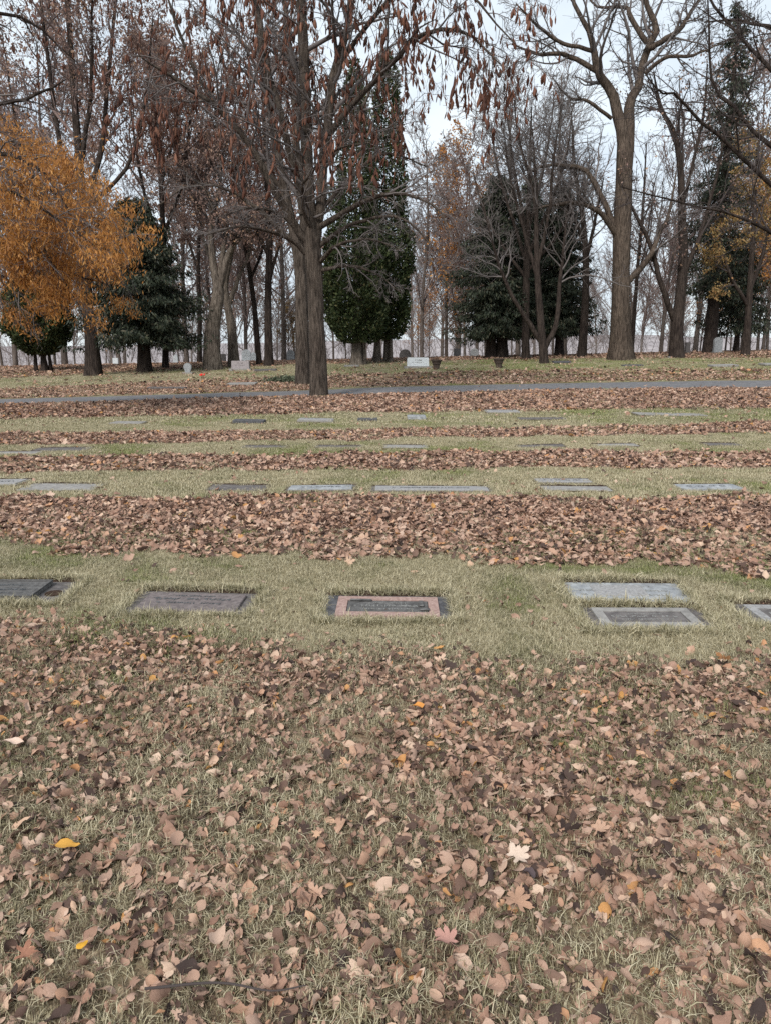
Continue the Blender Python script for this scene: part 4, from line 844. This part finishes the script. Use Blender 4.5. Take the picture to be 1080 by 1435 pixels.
for a, b, w_ in GAPS:
    for kk in KIND:
        L_ = sorted([e for e in FAR_L if a <= e[0] < b and e[1] == kk], key=lambda e: e[0])
        for i, e in enumerate(L_): e[2]['label'] = KIND[kk] + ' ' + w_ + ('' if len(L_) == 1 else ', ' + (ORD[i] + 'from left' if i else 'leftmost'))
# brush along the skyline
def thicket(x0, x1, y0, y1, n, hmin, hmax, seed, name, m):
    g = np.random.default_rng(seed); x = g.uniform(x0, x1, n); y = g.uniform(y0, y1, n); z = gz(x, y)-.1
    P = 5; pts = np.zeros((n, P, 3)); d = np.stack([g.normal(size=n)*.3, g.normal(size=n)*.3, np.ones(n)], 1); h = g.uniform(hmin, hmax, n)*(.6+.8*fbm(x, y, .25, 4))
    pts[:, 0] = np.stack([x, y, z], 1)
    for k in range(1, P): d = d+g.normal(size=(n, 3))*.12; pts[:, k] = pts[:, k-1]+d*(h/(P-1))[:, None]
    rad = np.linspace(.028, .008, P)[None].repeat(n, 0)
    c1 = spawn(pts, rad, 6, .15, 1, .6, .55, .6, 4, .2, (0, 0, .05), g); c2 = spawn(c1[0], c1[1], 3, .2, 1, .7, .6, .7, 3, .2, (0, 0, .02), g)
    v, f = tubes([(pts, rad, 3), (c1[0], np.clip(c1[1], .011, None), 3), (c2[0], np.clip(c2[1], .009, None), 3)]); return link(name, mesh_np(name, v, f), m, kind='stuff', label='tangle of bare grey brush along the skyline behind the last trees', category='brush')
thicket(-55, 55, 64, 100, 600, 1.8, 6.0, 91, 'brush', TWIG_FAR)
# sprawling low juniper-like patch beside the second trunk
g = np.random.default_rng(14); b0 = base(402, 34.5); t = thing('low_shrub', b0, 'low grey-green creeping shrub left of the two front trunks beyond the path', 'shrub')
M = 1500; c = np.stack([g.normal(size=M)*.42, g.normal(size=M)*.3, np.abs(g.normal(size=M))*.10+.02], 1); v, q_ = quads(c, g, .07, asp=2.2)
link('foliage', mesh_np('foliage', v, q_), leafy('grey_green_leaf', [(0, (.06, .075, .045)), (1, (.20, .22, .15))]), t, kind='stuff')
sp = np.zeros((40, 4, 3)); a = g.random(40)*6.28; s = np.linspace(0, 1, 4)[None]; sp = np.stack([np.cos(a)[:, None]*s*.55, np.sin(a)[:, None]*s*.4, .03+.12*s+0*a[:, None]], 2)
v, f = tubes([(sp, np.full((40, 4), .008), 3)]); link('stems', mesh_np('stems', v, f), TWIG_DARK, t, kind='stuff')

# ================================================================ SCATTER: grass and fallen leaves
def scatter(name, P, rot, scl, idx, sources, label, cat):
    coll = bpy.data.collections.new(name + '_kinds')
    for i, (me_, m_) in enumerate(sources):
        if len(me_.materials) == 0: me_.materials.append(m_)
        o = bpy.data.objects.new('%s_kind_%02d' % (name, i), me_); coll.objects.link(o)
    me = bpy.data.meshes.new(name); me.vertices.add(len(P)); me.vertices.foreach_set('co', np.asarray(P, np.float32).ravel())
    a = me.attributes.new('rot', 'FLOAT_VECTOR', 'POINT'); a.data.foreach_set('vector', np.asarray(rot, np.float32).ravel())
    a = me.attributes.new('scl', 'FLOAT', 'POINT'); a.data.foreach_set('value', np.asarray(scl, np.float32))
    a = me.attributes.new('idx', 'INT', 'POINT'); a.data.foreach_set('value', np.asarray(idx, np.int32))
    o = link(name, me, None, kind='stuff'); 
    if label: o['label'] = label; o['category'] = cat
    n = bpy.data.node_groups.new(name, 'GeometryNodeTree'); n.interface.new_socket('Geometry', in_out='INPUT', socket_type='NodeSocketGeometry'); n.interface.new_socket('Geometry', in_out='OUTPUT', socket_type='NodeSocketGeometry')
    gi = n.nodes.new('NodeGroupInput'); go = n.nodes.new('NodeGroupOutput'); ip = n.nodes.new('GeometryNodeInstanceOnPoints'); ci = n.nodes.new('GeometryNodeCollectionInfo')
    ci.inputs['Collection'].default_value = coll; ci.inputs['Separate Children'].default_value = True; ci.inputs['Reset Children'].default_value = True
    def att(nm, ty): x = n.nodes.new('GeometryNodeInputNamedAttribute'); x.data_type = ty; x.inputs[0].default_value = nm; return x.outputs[0]
    k = n.links.new; er = n.nodes.new('FunctionNodeEulerToRotation'); k(att('rot', 'FLOAT_VECTOR'), er.inputs[0])
    k(gi.outputs[0], ip.inputs['Points']); k(ci.outputs[0], ip.inputs['Instance']); ip.inputs['Pick Instance'].default_value = True
    k(att('idx', 'INT'), ip.inputs['Instance Index']); k(er.outputs[0], ip.inputs['Rotation']); k(att('scl', 'FLOAT'), ip.inputs['Scale']); k(ip.outputs[0], go.inputs[0])
    md = o.modifiers.new('scatter', 'NODES'); md.node_group = n; return o
def pts_in(y0, y1, dens, g, spread=.62, margin=1.0):
    """uniform points in a widening strip of ground"""
    W = spread*y1+margin; n = int((y1-y0)*2*W*dens); x = g.uniform(-W, W, n); y = g.uniform(y0, y1, n); k = np.abs(x) < spread*y+margin; return x[k], y[k]
# --- grass tufts
def tuft(seed, n, rad, hgt, wid, lean=.5):
    g = np.random.default_rng(seed); V = []; Fq = []; Ft = []
    a = g.random(n)*6.283; r_ = rad*np.sqrt(g.random(n)); b0 = np.stack([r_*np.cos(a), r_*np.sin(a), np.full(n, -.004)], 1)
    az = g.random(n)*6.283; ln = g.normal(size=n)*lean; h = hgt*g.uniform(.45, 1.15, n); wv = np.stack([-np.sin(az), np.cos(az), 0*az], 1)*wid*g.uniform(.7, 1.3, n)[:, None]
    d = np.stack([np.cos(az), np.sin(az), 0*az], 1)
    mid = b0 + d*(ln*h*.35)[:, None] + np.array([0, 0, 1])*(h*.6)[:, None]; tip = b0 + d*(ln*h*1.1)[:, None] + np.array([0, 0, 1])*(h*(1-.3*np.abs(ln)).clip(.25, 1))[:, None]
    v = np.stack([b0-wv, b0+wv, mid+wv*.8, mid-wv*.8, tip], 1).reshape(-1, 3); o = np.arange(n)[:, None]*5
    return mesh_np('grass_tuft', v, [o+np.array([[0, 1, 2, 3]]), o+np.array([[3, 2, 4]])])
G_STRAW = [(0, (.24, .205, .12)), (.5, (.44, .385, .25)), (1, (.64, .58, .42))]
G_MIX = [(0, (.13, .115, .065)), (.35, (.25, .235, .125)), (.7, (.40, .365, .23)), (1, (.55, .50, .36))]
G_GREEN = [(0, (.12, .145, .045)), (.4, (.20, .225, .08)), (.75, (.33, .33, .15)), (1, (.54, .49, .31))]
gm = [leafy('straw_grass', G_STRAW, trans=.3), leafy('mixed_grass', G_MIX, trans=.3), leafy('green_grass', G_GREEN, trans=.3)]
def grass_layer(name, y0, y1, dens, g, src, size, leafcut, edge=0.01):
    x, y = pts_in(y0, y1, dens, g); d = density(x, y); k = (g.random(len(x)) > d*leafcut) & ~in_rects(x, y, edge, .045) & ~onpath(x, y); x, y = x[k], y[k]
    dk = (y < fgF(x)) & (g.random(len(x)) < .35); gr = greenness(x, y)-.18*in_rects(x, y, .22)-.15*in_rects(x, y, .10)+g.normal(size=len(x))*.16; kind = np.where(gr < .30, 0, np.where(gr < .62, 1, 2)); kind = np.where(dk & (len(src) > 9), 3, kind); nv = 3
    idx = kind*nv + g.integers(0, nv, len(x)); rot = np.stack([g.normal(size=len(x))*.08, g.normal(size=len(x))*.08, g.random(len(x))*6.28], 1)
    s = size*g.uniform(.7, 1.3, len(x))*(.75+.5*vnoise(x, y, 3, 21)); return np.stack([x, y, gz(x, y)], 1), rot, s, idx
g = np.random.default_rng(100)
near_src = [(tuft(200+i, 40, .055, .036, .0012, .8), gm[i//3]) for i in range(9)]
mid_src = [(tuft(220+i, 70, .13, .030, .0022), gm[i//3]) for i in range(9)]
far_src = [(tuft(240+i, 70, .35, .035, .006), gm[i//3]) for i in range(9)]
near_src += [(tuft(280+i, 34, .055, .034, .0012, .9), leafy('dead_thatch', [(0, (.07, .05, .032)), (.6, (.17, .13, .085)), (1, (.30, .245, .165))], trans=.2)) for i in range(3)]
scatter('grass', *grass_layer('n', 1.0, 6.2, 1100, g, near_src, 1.0, .30), near_src, 'short dry green and straw-coloured grass of the near lawn', 'grass')
scatter('grass', *grass_layer('m', 6.2, 16, 240, g, mid_src, 1.0, .9), mid_src, 'mown half-dry grass around the middle rows of markers', 'grass')
scatter('grass', *grass_layer('f', 16, 62, 22, g, far_src, 1.0, .85, .05), far_src, 'mown grass of the far lawn up to the crest', 'grass')
# overgrown lip round each near marker
E = []
for (cx, cy, hw, hd, a) in RECTS:
    if cy > 20: continue
    n = int((hw+hd)*4*(190 if cy < 7 else 80)); s = g.random(n); side = g.choice([0, 1, 2, 3], n, p=[.40, .30, .15, .15]); o_ = np.abs(g.normal(size=n))*.014 - .004
    u = np.where(side < 2, (s*2-1)*hw, np.where(side == 2, -hw-o_, hw+o_)); v = np.where(side < 2, np.where(side == 0, -hd-o_, hd+o_+.040), (s*2-1)*hd)
    E.append(np.stack([cx+u*math.cos(a)-v*math.sin(a), cy+u*math.sin(a)+v*math.cos(a), np.where(side == 1, 1., 0.)], 1))
E = np.concatenate(E); n = len(E); lip_src = [(tuft(260+i, 22, .032, .056, .0014, 1.0), gm[i//2]) for i in range(4)]
k = ~in_rects(E[:, 0], E[:, 1], -.006); E = E[k]; n = len(E)
scatter('grass', np.stack([E[:, 0], E[:, 1], gz(E[:, 0], E[:, 1]) + np.where(E[:, 1] < 7, .018, .008)*E[:, 2]], 1), np.stack([g.normal(size=n)*.3, g.normal(size=n)*.3, g.random(n)*6.28], 1), g.uniform(.6, 1.25, n)*np.where(E[:, 1] > 7, .6, 1.1), g.integers(0, 4, n), lip_src, 'longer untrimmed grass overhanging the edges of the flat markers', 'grass')

# --- fallen leaves
def leaf_mesh(seed, kind):
    g = random.Random(seed); vs_ = []
    roll = g.choice([-1, 1, 1])*g.uniform(.4, 4.2); bend = g.uniform(-1.6, 2.2); tw = g.uniform(-1.6, 1.6); ph = g.uniform(0, 6.28)
    def curl(x, y, e):                  # roll about the midrib, bend along it, twist, ripple at the rim
        y2 = math.sin(roll*y)/roll; z = (1-math.cos(roll*y))/roll
        a = tw*x; y3 = y2*math.cos(a) - z*math.sin(a); z = y2*math.sin(a) + z*math.cos(a)
        x2 = math.sin(bend*x)/bend; z += (1-math.cos(bend*x))/bend
        return (x2, y3, z + .035*e*math.sin(9*x+ph+6*y))
    if kind == 'oval':
        n = 11; wd = g.uniform(.22, .36); pk = g.uniform(.62, 1.0); asy = g.uniform(-.12, .12); torn = g.random() < .65; tk = g.randint(3, 8); ts = g.choice([-1, 1])
        for i in range(n+1):
            t = i/n; w_ = wd*math.sin(math.pi*t**pk)**.85 if 0 < t < 1 else .004; x = t-.5
            for c in (-1, -.5, 0, .5, 1):
                wob = 1 + (g.uniform(-.09, .09) if abs(c) == 1 else 0) + asy*c
                if torn and i in (tk, tk+1) and c == ts: wob *= .45
                p = curl(x, c*w_*wob, abs(c)); vs_.append((p[0], p[1], p[2] - (.012 if c == 0 else 0)))
        fs = []
        for i in range(n):
            for s_ in range(4): a = i*5+s_; fs.append((a, a+5, a+6, a+1))
        b0 = vs_[2]; k = len(vs_); vs_ += [(b0[0], b0[1]-.009, b0[2]), (b0[0], b0[1]+.009, b0[2]), (b0[0]-.24, b0[1]+.05, b0[2]+.05), (b0[0]-.24, b0[1]+.036, b0[2]+.05)]; fs.append((k, k+1, k+2, k+3))
        return mesh_np('leaf', np.array(vs_), np.array(fs))
    roll *= .45; bend *= .5
    tips = [(-2.35, .42), (-1.35, .55), (-.62, .5), (0, .68), (.62, .5), (1.35, .55), (2.35, .42)]; ring = []
    for i, (a, r_) in enumerate(tips):
        r2 = r_*g.uniform(.8, 1.12); ring += [(a-.26, r2*.70), (a-.13, r2*.84), (a-.07, r2*.80), (a, r2), (a+.07, r2*.80), (a+.13, r2*.84), (a+.26, r2*.70)]
        if i < len(tips)-1: ring.append(((a+tips[i+1][0])/2, r_*g.uniform(.42, .56)))
    m_ = len(ring); vs_ = [(0, 0, -.01)]
    for f_ in (.33, .66, 1.0): vs_ += [curl(r_*f_*math.cos(a), r_*f_*math.sin(a), f_) for a, r_ in ring]
    ft = [(0, i+1, i+2) for i in range(m_-1)] + [(0, m_, 1)]; fq = []
    for L_ in (0, 1):
        for i in range(m_-1): a = 1+L_*m_+i; fq.append((a, a+m_, a+m_+1, a+1))
    k = len(vs_); vs_ += [(-.05, -.008, 0), (-.05, .008, 0), (-.6, .05, .06), (-.6, .036, .06)]; fq.append((k, k+1, k+2, k+3))
    return mesh_np('leaf', np.array(vs_), [np.array(ft), np.array(fq)])
L_STOPS = [(0, (.05, .036, .033)), (.14, (.12, .077, .062)), (.26, (.24, .155, .118)), (.38, (.35, .225, .17)), (.52, (.43, .30, .235)), (.62, (.29, .17, .125)), (.8, (.54, .405, .325)), (.87, (.42, .25, .17)), (.95, (.60, .46, .36)), (.985, (.48, .25, .13)), (1, (.52, .29, .10))]
LM = leafy('dry_leaf', L_STOPS, 'object', .18, .75, .2, vein=True)
leaf_src = [(leaf_mesh(300+i, 'oval'), LM) for i in range(20)] + [(leaf_mesh(330+i, 'lobed'), LM) for i in range(6)]
def leaf_pts(y0, y1, dens, size, g, lift, tilt=.42, lob=.07, powr=1.0):
    x, y = pts_in(y0, y1, dens, g); d = density(x, y); k = (g.random(len(x)) < d**powr)
    k &= ~(in_rects(x, y, .0) & (g.random(len(x)) > .10))
    k &= ~(onpath(x, y) & (g.random(len(x)) > .05)); x, y = x[k], y[k]; n = len(x)
    idx = np.where(g.random(n) < lob, g.integers(20, 26, n), g.integers(0, 20, n)); s = size*np.exp(np.clip(g.normal(size=n)*.40, -1.0, .6)); s = np.where(idx >= 20, s*1.3, s)
    flip = np.where(g.random(n) < .45, math.pi, 0)
    return np.stack([x, y, gz(x, y)+lift*g.uniform(.3, 1.0, n)], 1), np.stack([g.normal(size=n)*tilt+flip, g.normal(size=n)*tilt, g.random(n)*6.28], 1), s, idx
g = np.random.default_rng(101)
P_, R_, S_, I_ = leaf_pts(1.0, 4.6, 2400, .039, g, .026, .60, .06)
# the 300 that show largest are leaves of their own
pxx, pyy = project(P_); dist = np.linalg.norm(P_-np.array([0, 0, HC]), axis=1); ang_ = S_/dist*((pxx > 0) & (pxx < 1080) & (pyy < 1435)); od = np.argsort(-ang_)
solo = od[:292]; rest = od[292:]
for j in solo:
    o = bpy.data.objects.new('leaf', leaf_src[I_[j]][0]); scene.collection.objects.link(o); o.parent = ground
    if len(o.data.materials) == 0: o.data.materials.append(LM)
    o.location = P_[j]; o.rotation_euler = R_[j]; o.scale = (S_[j],)*3
scatter('fallen_leaves', P_[rest], R_[rest], S_[rest], I_[rest], leaf_src, 'dry brown leaves strewn over the near grass', 'leaves')
scatter('fallen_leaves', *leaf_pts(4.6, 9.3, 1250, .055, g, .035, .5, .05, 1.2), leaf_src, 'dense band of pinkish-brown leaves beyond the first row of markers', 'leaves')
scatter('fallen_leaves', *leaf_pts(9.3, 17, 560, .070, g, .03, .45, .03, 1.25), leaf_src, 'narrow bands of brown leaves between the middle rows', 'leaves')
scatter('fallen_leaves', *leaf_pts(17, 34, 240, .105, g, .05, .45, .03, 1.1), leaf_src, 'wide band of leaves in front of and around the path', 'leaves')
scatter('fallen_leaves', *leaf_pts(34, 64, 75, .15, g, .06, .4, .02, 1.1), leaf_src, 'leaves strewn over the rise under the far trees', 'leaves')
# distinct leaves on the near grass
def single(px, py, size, kind, col, label, seed, rz=0, tilt=(.1, .1)):
    x, y, z = hit(px, py); m = leafy('leaf_' + str(seed), [(0, tuple(c*.9 for c in col)), (1, col)], 'object', .15, .7, .25, vein=True)
    me_ = leaf_mesh(seed, kind); me_.materials.append(m); o = link('fallen_leaf', me_, None, label=label, category='leaf')
    o.location = (x, y, z+.05); o.rotation_euler = (tilt[0], tilt[1], rz); o.scale = (size,)*3
single(97, 1203, .075, 'oval', (.62, .34, .07), 'yellow oval leaf lying at left in the near grass', 501, .2)
single(722, 1220, .085, 'lobed', (.58, .47, .39), 'large cream-white curled leaf in near leaves right of centre', 502, .5, (.2, -.2))
single(722, 1287, .105, 'lobed', (.47, .29, .20), 'big salmon-tan lobed leaf just below the cream-white one', 503, 1.2)
single(627, 1342, .085, 'lobed', (.46, .26, .22), 'dull pink lobed leaf near bottom centre', 504, 2.2)
single(118, 1347, .035, 'oval', (.66, .36, .04), 'small bright yellow leaf low at left', 505, 1.0)
single(585, 1004, .062, 'oval', (.60, .27, .07), 'orange leaf just past the near edge of the first grass strip', 506, .4)
single(36, 1360, .07, 'lobed', (.36, .18, .12), 'rusty lobed leaf in the bottom left corner', 507, .2)
single(740, 1245, .055, 'oval', (.10, .075, .08), 'dark purplish leaf touching the cream-white leaf', 508, 1.8)
single(20, 1056, .085, 'oval', (.62, .48, .40), 'pale pink leaf at the left photo edge', 509, .1)
single(803, 998, .06, 'oval', (.58, .45, .38), 'pale leaf standing out right of centre behind the near leaves', 510, 1.3, (.6, 0))
# a thin dead stick low at left
x, y, z = hit(240, 1412); x2, y2, z2 = hit(430, 1410); g = np.random.default_rng(3)
pp = catmull(np.array([[x-.06, y, z+.05], [(x+x2)/2-.05, (y+y2)/2+.012, z+.055], [(x+x2)/2+.08, y2-.006, z+.05], [x2, y2, z+.06]]), 16)
o = link('stick', thick_mesh(pp, np.linspace(.0035, .0016, 16), 6, g, .1), TWIG_DARK, label='thin dark dead stick lying across the grass at bottom left', category='stick')
